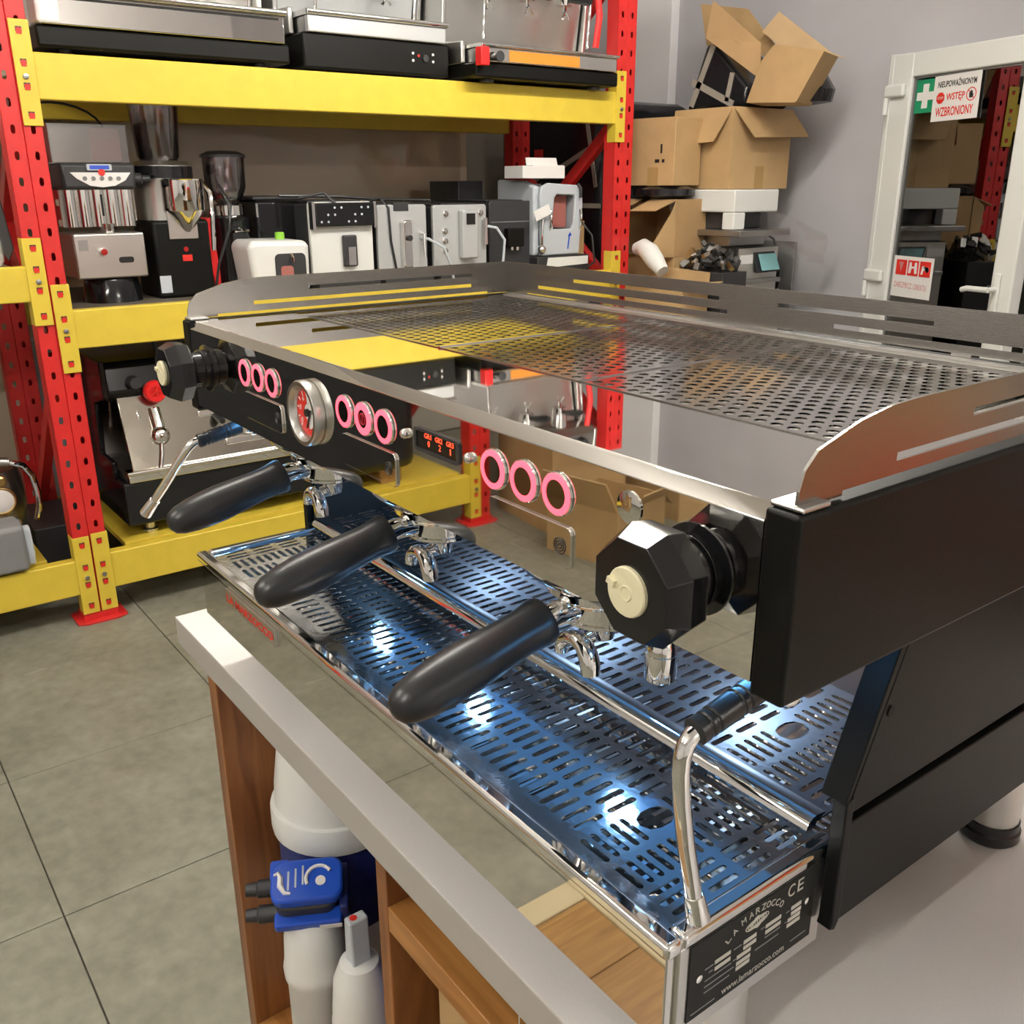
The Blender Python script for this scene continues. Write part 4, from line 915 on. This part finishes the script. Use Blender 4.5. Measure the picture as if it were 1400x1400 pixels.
obj('flap', G().prism([(-.07, .055), (.11, .055), (.10, .09), (-.075, .09)], 'y', .05, .054), 'signw', t)
obj('flap', G().box(-.07, .108, .004, .054, .055, .058), 'signw', t)
tag(obj('white_card', G().obox((RX0-.10, 2.40, DZ2+.265), (.004, .09, .045), (.35, 0, 0)), 'signw'), 'white card tucked between the black machine and the pale blue housing', 'card')
tag(obj('black_carton', G().box(-3.35, -3.10, 2.22, 2.36, DZ2, DZ2+.40), 'dark', None, .004), 'dark upright box behind the black bean to cup machine', 'box')
tag(obj('cardboard_box', G().box(-3.02, -2.78, 2.655, 2.72, DZ2, DZ2+.22), 'card', None, .002), 'thin cardboard box squeezed between the pale blue housing and the right upright', 'box')
# cables
cables = [([(RX0-.20, 1.28, 1.42), (RX0-.15, 1.36, 1.44), (RX0-.13, 1.40, 1.40), (RX0-.175, 1.415, 1.33), (RX0-.175, 1.42, 1.24), (RX0-.18, 1.41, 1.14)], 'black mains cable hanging down the front of the machine with the key panel', 'rubber', .0055),
          ([(RX0-.22, 1.56, 1.40), (RX0-.16, 1.615, 1.415), (RX0-.135, 1.635, 1.38), (RX0-.133, 1.64, 1.25), (RX0-.133, 1.66, 1.14)], 'black mains cable hanging down the machine with the upright chrome spout', 'rubber', .005),
          ([(RX0-.145, 1.785, 1.26), (RX0-.10, 1.80, 1.255), (RX0-.08, 1.86, 1.22), (RX0-.085, 1.90, 1.14), (RX0-.09, 1.91, 1.09)], 'grey milk hose drooping from the machine with the upright chrome spout', 'lgrey', .006),
          ([(RX0-.145, 2.105, 1.30), (RX0-.09, 2.14, 1.29), (RX0-.08, 2.175, 1.24), (RX0-.085, 2.17, 1.15), (RX0-.09, 2.13, 1.10)], 'grey milk hose looping from the grey silver machine with round buttons', 'lgrey', .006),
          ([(RX0-.20, 1.88, 1.40), (RX0-.15, 1.89, 1.395), (RX0-.165, 1.91, 1.33), (RX0-.17, 1.935, 1.28)], 'black cable lying over the grey silver machine with round buttons', 'rubber', .005),
          ([(RX0-.25, 1.22, 1.43), (RX0-.23, 1.45, 1.425), (RX0-.26, 1.68, 1.41), (RX0-.24, 1.90, 1.405)], 'long black cable lying along the tops of the bean to cup machines', 'rubber', .006),
          ([(RX0-.13, 2.66, 1.30), (RX0-.09, 2.69, 1.24), (RX0-.08, 2.70, 1.12), (RX0-.10, 2.66, 1.09)], 'dark cable hanging beside the pale blue housing', 'rubber', .005)]
for p_, lb, m_, r_ in cables: tag(obj('power_cable' if m_ == 'rubber' else 'milk_hose', G().tube(p_, r_, 8), m_), lb, 'cable' if m_ == 'rubber' else 'hose')

# ---- left bay ------------------------------------------------------------------------------------
t = rt('boiler', 'steel boiler with a white dial and braided hose, lower shelf of the left bay', 'boiler', RX0-.16, .02, .241)
obj('tank', G().lathe([(.08, .02), (.15, .05), (.16, .09), (.16, .25), (.15, .29), (.08, .32)], (0, .18, 0), n=36), 'satin', t)
obj('support', G().box(-.12, .12, .08, .28, 0, .06), 'dull', t, .004)
dl = obj('dial', G().lathe([(.045, 0), (.045, .012), (.038, .015)], (.06, .035, .20), (0, -1, 0), 22), 'signw', t); obj('dial_ring', G().torus((.06, .025, .20), (0, 1, 0), .045, .006, 24, 8), 'brass', dl)
obj('brass_fitting', G().lathe([(.02, 0), (.02, .03), (.013, .035)], (.07, .045, .27), (0, -1, 0), 8).lathe([(.014, 0), (.014, .03)], (.10, .06, .11), (0, -1, 0), 8), 'brass', t)
obj('valve', G().sphere((.05, .06, .335), .036, 16).cyl((.05, .06, .335), (.11, .05, .325), .018, None, 12), 'dull', t)
hp2 = [(.11, .05, .325), (.15, .04, .31), (.172, .035, .27), (.180, .03, .21), (.178, .03, .16), (.165, .04, .11)]
hs = obj('braided_hose', G().tube(hp2, .011, 10), 'chrome', t)
t = rt('grey_cover', 'grey plastic cover leaning at the front of the left bay, lower shelf', 'plastic cover', RX0-.03, .02, .20)
obj('shell', G().prism([(0, .045), (.12, .045), (.13, .12), (.10, .20), (.0, .22), (-.05, .20), (-.05, .045)], 'x', -.14, .085), 'grey', t, .012)
obj('lip', G().prism([(-.015, .05), (.01, .05), (.01, .19), (-.01, .18), (-.03, .10)], 'x', .085, .11), 'lgrey', t, .006)
tag(obj('grey_carton', G().box(-3.565, -3.46, .33, .45, 0, .88), 'lgrey', None, .005), 'pale grey upright carton standing behind the left rack frame', 'box')
tag(obj('dark_crate', G().box(-3.30, -2.95, .19, .40, 0, .26), 'dark', None, .005), 'dark crate on the floor behind the left upright between the two yellow decks', 'crate')
t = rt('coffee_machine', 'white coffee machine at the left edge, on the middle shelf of the left bay', 'coffee machine', RX0-.06, .085, 1.225)
obj('body', G().prism([(-.15, 0), (.12, 0), (.135, .10), (.12, .32), (.09, .42), (-.15, .43)], 'y', .02, .36), 'white', t, .02)
obj('black_trim', G().prism([(.10, .30), (.125, .30), (.15, .06), (.13, .02), (.12, .05)], 'y', .0, .02), 'dark', t, .004)

# ================================================================== BOXES AND SCRAP BY THE BACK WALL
def slab(P4, th, g=None):
    g = g or G(); V = [Vector(p) for p in P4]; nrm = Vector((0, 0, 0)); n = len(V)
    for i in range(n): nrm += V[i].cross(V[(i+1) % n])
    nrm.normalize(); W = [v+nrm*th for v in V]
    return g.add(V+W, [tuple(range(n))[::-1], tuple(range(n, 2*n))]+[(i, (i+1) % n, n+(i+1) % n, n+i) for i in range(n)])
def loc_pts(pts, o): return [tuple(Vector(p)-Vector(o)) for p in pts]
def shell(w, d, h, th=.006):
    return G().box(-w/2, w/2, -d/2, -d/2+th, 0, h).box(-w/2, w/2, d/2-th, d/2, 0, h).box(-w/2, -w/2+th, -d/2+th, d/2-th, 0, h).box(w/2-th, w/2, -d/2+th, d/2-th, 0, h).box(-w/2+th, w/2-th, -d/2+th, d/2-th, 0, th)
# styrofoam, cabinet, slab, electronics
t = thing('steel_cabinet', 'grey steel cabinet with a black side and a small tablet screen, below the styrofoam', 'cabinet', (-2.5, 3.35, 0))
obj('body', G().box(-.25, .252, -.15, .14, .05, 1.185), 'dark', t, .004)
fr = obj('steel_face', G().box(.252, .258, -.148, .138, .06, 1.18), 'satin', t, .001)
obj('foot_rail', G().box(-.24, .24, -.13, .12, 0, .05), 'dark', t)
tabm = slab(loc_pts([(-2.240, 3.304, 1.160), (-2.236, 3.454, 1.160), (-2.225, 3.494, 1.066), (-2.225, 3.331, 1.065)], (-2.5, 3.35, 0)), .012)
tb_ = obj('tablet', tabm, 'dark', t, .003)
obj('tablet_screen', slab(loc_pts([(-2.2245, 3.322, 1.152), (-2.2205, 3.444, 1.152), (-2.2110, 3.474, 1.076), (-2.2110, 3.342, 1.076)], (-2.5, 3.35, 0)), .001), 'screenb', tb_)
obj('paper_card', G().box(.26, .264, -.14, -.05, .765+.345, .765+.385), 'signw', t)
obj('lower_shelf', G().box(.258, .30, -.13, .12, 1.02, 1.04), 'dull', t, .002)
tag(obj('stainless_tray', G().box(-2.68, -2.19, 3.14, 3.50, 1.235, 1.262).box(-2.6, -2.3, 3.2, 3.45, 1.186, 1.235), 'dull', None, .003), 'flat stainless tray lying on the grey cabinet under the styrofoam', 'tray')
tag(obj('electronics_box', G().box(-2.56, -2.34, 3.20, 3.46, 1.263, 1.338), 'dark', None, .004), 'flat black box between the steel lid and the styrofoam', 'box')
tag(obj('styrofoam_packing', G().box(-2.66, -2.25, 3.16, 3.47, 1.340, 1.440).box(-2.32, -2.25, 3.16, 3.24, 1.264, 1.34).box(-2.66, -2.60, 3.17, 3.45, 1.264, 1.34), 'foam', None, .006), 'white styrofoam packing block under the large open cardboard box', 'packing')
# big open box
t = thing('cardboard_box', 'large open cardboard box with folded out flaps on the white styrofoam', 'box', (-2.500, 3.40, 1.442))
obj('walls', shell(.36, .42, .352), 'card', t)
obj('flap', slab([(-.178, -.21, .352), (.176, -.21, .352), (.115, -.262, .205), (-.14, -.258, .195)], .005), 'card', t)
obj('flap', slab([(.18, -.205, .352), (.18, .208, .352), (.255, .25, .232), (.245, -.125, .222)], .005), 'card', t)
obj('flap', slab([(.178, .21, .352), (-.178, .21, .352), (-.16, .285, .25), (.16, .285, .25)], .005), 'card', t)
obj('flap', slab([(-.18, .205, .352), (-.18, -.205, .352), (-.235, -.19, .23), (-.235, .19, .23)], .005), 'card', t)
obj('tape_strip', G().box(.1800, .1808, -.03, .03, 0, .10), 'tape', t)
# black film wrapped box and the tilted open box on top
wz = 1.797
t = thing('wrapped_box', 'box wrapped in black film with brown tape, leaning on top of the large open box', 'box', (-2.485, 3.475, wz))
mW = Matrix.Identity(4)
obj('film', G().prism([(-.235, 0), (.13, 0), (.14, .09), (-.07, .275), (-.125, .29)], 'y', -.17, .14), 'bag', t, .02)
for a, b, wd_ in (((-.20, .02), (-.08, .275), .03), ((-.20, .13), (.06, .015), .03), ((.02, .03), (.045, .15), .025)):
    d = Vector((b[0]-a[0], 0, b[1]-a[1])); L = d.length; an = math.atan2(d.z, d.x)
    obj('tape', G().box(0, L, -.174, -.169, -wd_/2, wd_/2, mW @ Matrix.Translation((a[0], 0, a[1])) @ Matrix.Rotation(-an, 4, 'Y')), 'greytape', t)
o_ = (-2.15, 3.36, wz)
t = thing('cardboard_box', 'tilted open cardboard box with raised flaps, topmost of the pile by the wall', 'box', o_)
Cq = [(-2.235, 3.25, 1.972), (-2.169, 3.25, 2.034), (-1.918, 3.25, 1.984), (-2.035, 3.25, 1.80), (-2.300, 3.25, 1.815)]
obj('front_wall', slab(loc_pts(Cq, o_), .006), 'card', t)
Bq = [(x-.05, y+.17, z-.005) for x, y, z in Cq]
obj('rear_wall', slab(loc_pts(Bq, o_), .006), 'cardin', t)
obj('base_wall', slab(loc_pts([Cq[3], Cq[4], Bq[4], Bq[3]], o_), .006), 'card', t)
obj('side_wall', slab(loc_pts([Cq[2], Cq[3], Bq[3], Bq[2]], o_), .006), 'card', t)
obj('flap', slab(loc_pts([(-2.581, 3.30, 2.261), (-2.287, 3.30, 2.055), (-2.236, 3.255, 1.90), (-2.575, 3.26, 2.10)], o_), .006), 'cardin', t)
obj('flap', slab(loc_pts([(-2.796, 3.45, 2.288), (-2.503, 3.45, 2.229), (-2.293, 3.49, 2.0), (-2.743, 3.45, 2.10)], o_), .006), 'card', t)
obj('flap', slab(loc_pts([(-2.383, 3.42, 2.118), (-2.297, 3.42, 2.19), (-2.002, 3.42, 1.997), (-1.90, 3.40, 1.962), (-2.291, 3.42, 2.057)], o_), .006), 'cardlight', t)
tag(obj('black_bag', G().lathe([(.02, 0), (.09, .01), (.10, .06), (.06, .12), (.01, .14)], (-2.11, 3.46, 1.797), (0, 0, 1), 12), 'bag'), 'small black bag behind the tilted open box', 'bag')
# left closed box on a black bag, open box under it
t = thing('cardboard_box', 'closed taped cardboard box standing beside the right rack upright', 'box', (-2.60, 3.055, 1.458), .12)
obj('walls', G().box(-.14, .13, -.10, .10, 0, .29), 'card', t, .003)
obj('flap_edge', G().box(-.141, .131, -.101, .101, .285, .293), 'card', t)
obj('tape_strip', G().box(-.02, .04, -.1015, -.1005, .0, .08), 'tape', t)
obj('ink_marks', G().box(.02, .045, -.1013, -.1005, .10, .115).box(.06, .075, -.1013, -.1005, .10, .115).box(.05, .06, -.1013, -.1005, .14, .18), 'ink', t)['kind'] = 'stuff'
g = G().lathe([(.12, 0), (.165, .012), (.165, .04), (.13, .054)], (0, 0, 0), (0, 0, 1), 16)
bb_ = tag(obj('black_bag', g, 'bag'), 'flat black film bag squeezed under the closed taped box', 'bag'); bb_.location = (-2.59, 3.05, 1.402); bb_.scale = (1, .75, 1)
t = thing('cardboard_box', 'open fronted cardboard box with a taped lid flap, under the black bag', 'box', (-2.60, 3.08, 1.142), .05)
w_, d_, h_ = .31, .22, .256
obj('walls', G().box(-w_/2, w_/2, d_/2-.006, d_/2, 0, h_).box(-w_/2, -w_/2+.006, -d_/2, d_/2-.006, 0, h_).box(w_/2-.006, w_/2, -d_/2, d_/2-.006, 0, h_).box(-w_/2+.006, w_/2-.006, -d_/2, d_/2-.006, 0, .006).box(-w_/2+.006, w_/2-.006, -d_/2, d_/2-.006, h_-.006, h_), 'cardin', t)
fl_ = obj('flap', slab([(-w_/2, -d_/2, h_), (w_/2, -d_/2, h_), (w_/2-.02, -d_/2-.12, h_-.045), (-w_/2, -d_/2-.13, h_-.05)], .005), 'card', t)
obj('tape_strip', slab([(-.05, -d_/2, h_+.001), (.0, -d_/2, h_+.001), (-.01, -d_/2-.122, h_-.0455), (-.06, -d_/2-.122, h_-.0455)], .0055), 'film', fl_)
obj('side_flap', slab([(w_/2, -d_/2, 0), (w_/2, -d_/2, h_), (w_/2+.02, -d_/2-.05, h_-.05), (w_/2-.09, -d_/2-.10, .0)], .005), 'card', t)
tag(obj('tall_carton', G().box(-2.76, -2.44, 2.98, 3.19, 0, 1.14), 'card', None, .003), 'tall closed carton on the floor carrying the open fronted box', 'box')
t = thing('cardboard_box', 'open cardboard box with spread flaps, lowest in front by the right upright', 'box', (-2.37, 2.865, 0))
obj('walls', shell(.36, .17, 1.035), 'card', t)
obj('flap', slab([(-.18, -.085, 1.035), (.0, -.085, 1.035), (.0, -.17, 1.08), (-.19, -.17, 1.085)], .005), 'card', t)
obj('flap', slab([(.18, -.085, 1.035), (.18, .085, 1.035), (.30, .04, 1.065), (.28, -.10, 1.065)], .005), 'card', t)
obj('flap', slab([(.18, .085, 1.035), (-.18, .085, 1.035), (-.16, .10, 1.10), (.17, .10, 1.09)], .005), 'card', t)
wr = tag(obj('foam_roll', G().tube([(-2.60, 2.895, 1.175), (-2.55, 2.89, 1.185), (-2.50, 2.88, 1.165), (-2.45, 2.875, 1.125), (-2.40, 2.87, 1.085)], [.03, .040, .046, .042, .03], 14), 'foam'), 'crumpled white foam roll stuffed in the lowest open box', 'packing')
# scrap crate
random.seed(11)
t = thing('scrap_crate', 'black crate heaped with loose metal and plastic machine parts', 'crate', (-2.27, 3.06, 0))
obj('crate_body', G().box(-.16, .14, -.085, .075, 0, 1.09), 'dark', t, .003)
for k in range(48):
    x = random.uniform(-.15, .13); y = random.uniform(-.08, .06); z = 1.095+random.random()*.11*(1-abs(x+.01)/.18)
    m_ = random.choice(['junk', 'junk', 'dark', 'dark', 'dull', 'chrome', 'brass', 'junk', 'black', 'dull'])
    if k % 3: g = G().obox((x, y, z+.01), (random.uniform(.02, .07), random.uniform(.015, .04), random.uniform(.012, .03)), (random.random()*3, random.random()*3, random.random()*3))
    else: a = Vector((x, y, z+.01)); g = G().cyl(a, a+Vector((random.uniform(-.05, .05), random.uniform(-.03, .03), random.uniform(-.01, .03))), random.uniform(.006, .016), None, 10)
    obj('scrap_part', g, m_, t)
tag(obj('sheet_board', G().box(-2.52, -2.30, 3.69, 3.71, 0, 1.19), 'grey', None, .002), 'thin grey board leaning against the back wall beside the steel cabinet', 'board')
tag(obj('power_cable', G().tube([(-2.36, 3.66, .02), (-2.37, 3.66, .7), (-2.36, 3.66, 1.05), (-2.40, 3.65, 1.20), (-2.47, 3.64, 1.24), (-2.52, 3.63, 1.16), (-2.53, 3.63, .8)], .006, 8), 'rubber'), 'black cable arching in front of the thin grey board', 'cable')
g = G()
pts = [(-2.19+.16*i/5, 3.30+.25*i/5+random.random()*.03, 1.18+.16*j/4-.02*i+random.random()*.02) for j in range(5) for i in range(6)]
g.add(pts, [(j*6+i, j*6+i+1, (j+1)*6+i+1, (j+1)*6+i) for j in range(4) for i in range(5)])
tag(obj('clear_film', g, 'film'), 'crumpled clear film hanging beside the steel cabinet', 'film')
# black bale behind the right end of the rack
t = thing('wrapped_bale', 'big bale wrapped in black film behind the right end of the rack', 'bale', (-3.42, 3.30, 0))
obj('film', G().box(-.45, .42, -.28, .36, 0, 1.86), 'bag', t, .06)
for a, b in (((-.02, 1.50), (.44, 1.68)), ((.30, 1.78), (.38, 1.45)), ((-.30, 1.40), (.05, 1.56)), ((.0, 1.36), (.42, 1.36))):
    d = Vector((b[0]-a[0], 0, b[1]-a[1])); an = math.atan2(d.z, d.x)
    obj('tape', G().box(0, d.length, -.286, -.281, -.012, .012, Matrix.Translation((a[0], 0, a[1])) @ Matrix.Rotation(-an, 4, 'Y')), 'greytape', t)
obj('red_sticker', G().box(-.12, -.05, -.286, -.281, 1.55, 1.64), 'red', t)

# ================================================================== THINGS SEEN ONLY AS REFLECTIONS
t = thing('wooden_platform', 'low plank platform with a cream rim on the floor before the counter', 'platform', (.05, -.44, 0))
for a, b, c, d in ((-.56, .56, -.33, -.28), (-.56, .56, .28, .33), (-.56, -.50, -.28, .28), (.50, .56, -.28, .28)): obj('rim_board', G().box(a, b, c, d, 0, .05), 'plankrim', t, .003)
for k in range(6): obj('plank', G().box(-.50+k*.1667+.001, -.50+(k+1)*.1667-.001, -.28, .28, .0, .045), 'plank', t, .001)
def closed_flaps(name, label, x, y, z, w, d, h, rz, seed):
    t = thing(name, label, 'box', (x, y, z), rz)
    obj('walls', shell(w, d, h), 'card', t)
    obj('flap', slab([(-w/2, -d/2, h), (w/2, -d/2, h), (w/2-.03, -d/2-.12, h-.08), (-w/2+.03, -d/2-.12, h-.08)], .005), 'card', t)
    obj('flap', slab([(w/2, -d/2, h), (w/2, d/2, h), (w/2+.10, d/2-.02, h+.09), (w/2+.10, -d/2+.02, h+.09)], .005), 'card', t)
    obj('flap', slab([(w/2, d/2, h), (-w/2, d/2, h), (-w/2+.02, d/2+.06, h+.13), (w/2-.02, d/2+.06, h+.13)], .005), 'card', t)
    return t
closed_flaps('cardboard_box', 'open cardboard box on the floor beyond the left end of the rack', -2.48, -2.28, 0, .46, .40, .42, .1, 1)
closed_flaps('cardboard_box', 'wide low open cardboard box on the floor in the aisle left of the counter', -2.02, -2.15, 0, .36, .34, .24, -.2, 2)
closed_flaps('cardboard_box', 'open cardboard box stacked behind the others in the aisle corner', -2.35, -2.85, 0, .60, .45, .75, .0, 3)
t = closed_flaps('cardboard_box', 'orange brown cardboard box on the worktop to the right of the espresso machine', .98, .72, MZ, .40, .36, .44, .0, 4)
obj('red_label', G().box(-.201, -.20, -.14, .10, .16, .34), 'signred', t); obj('red_label', G().box(-.10, .12, -.181, -.18, .16, .34), 'signred', t)
t = thing('wooden_sideboard', 'brown wooden sideboard with a red tray on it against the right wall', 'sideboard', (2.6, 2.3, 0))
obj('carcass', G().box(-.4, .4, -.9, .9, .06, .80), 'wood', t, .004); obj('top', G().box(-.42, .42, -.92, .92, .80, .83), 'woodh', t, .003); obj('plinth', G().box(-.36, .36, -.86, .86, 0, .06), 'dark', t)
for k in range(3): obj('door', G().box(-.415, -.40, -.88+.6*k, -.30+.6*k, .10, .78), 'woodh', t, .003)
tag(obj('red_tray', G().box(2.35, 2.8, 1.7, 2.9, .832, .98), 'redp', None, .01), 'red plastic tray on the brown sideboard', 'tray')

# ================================================================== GROUPS OF REPEATS
GROUPS = {'ceiling_lamp': 'hanging light fittings under the ceiling', 'coffee_grinder': 'grinders on the middle shelf',
          'bean_to_cup_machine': 'bean to cup machines on the middle shelf', 'filter_cartridge': 'white filter cartridges in the cabinet',
          'power_cable': 'loose cables around the machines', 'milk_hose': 'grey milk hoses of the bean to cup machines'}
for o in bpy.data.objects:
    if o.parent or not o.get('category'): continue
    base = o.name.split('.')[0]
    if base in GROUPS: o['group'] = GROUPS[base]
    elif base == 'cardboard_box' and o.location.y > 2.7 and o.location.x < -2: o['group'] = 'cardboard boxes piled by the back wall'
    elif base == 'cardboard_box' and o.location.y < -1.5: o['group'] = 'open cardboard boxes in the aisle'
    elif base == 'espresso_machine' and o.location.z > 1.5: o['group'] = 'espresso machines on the top shelf'
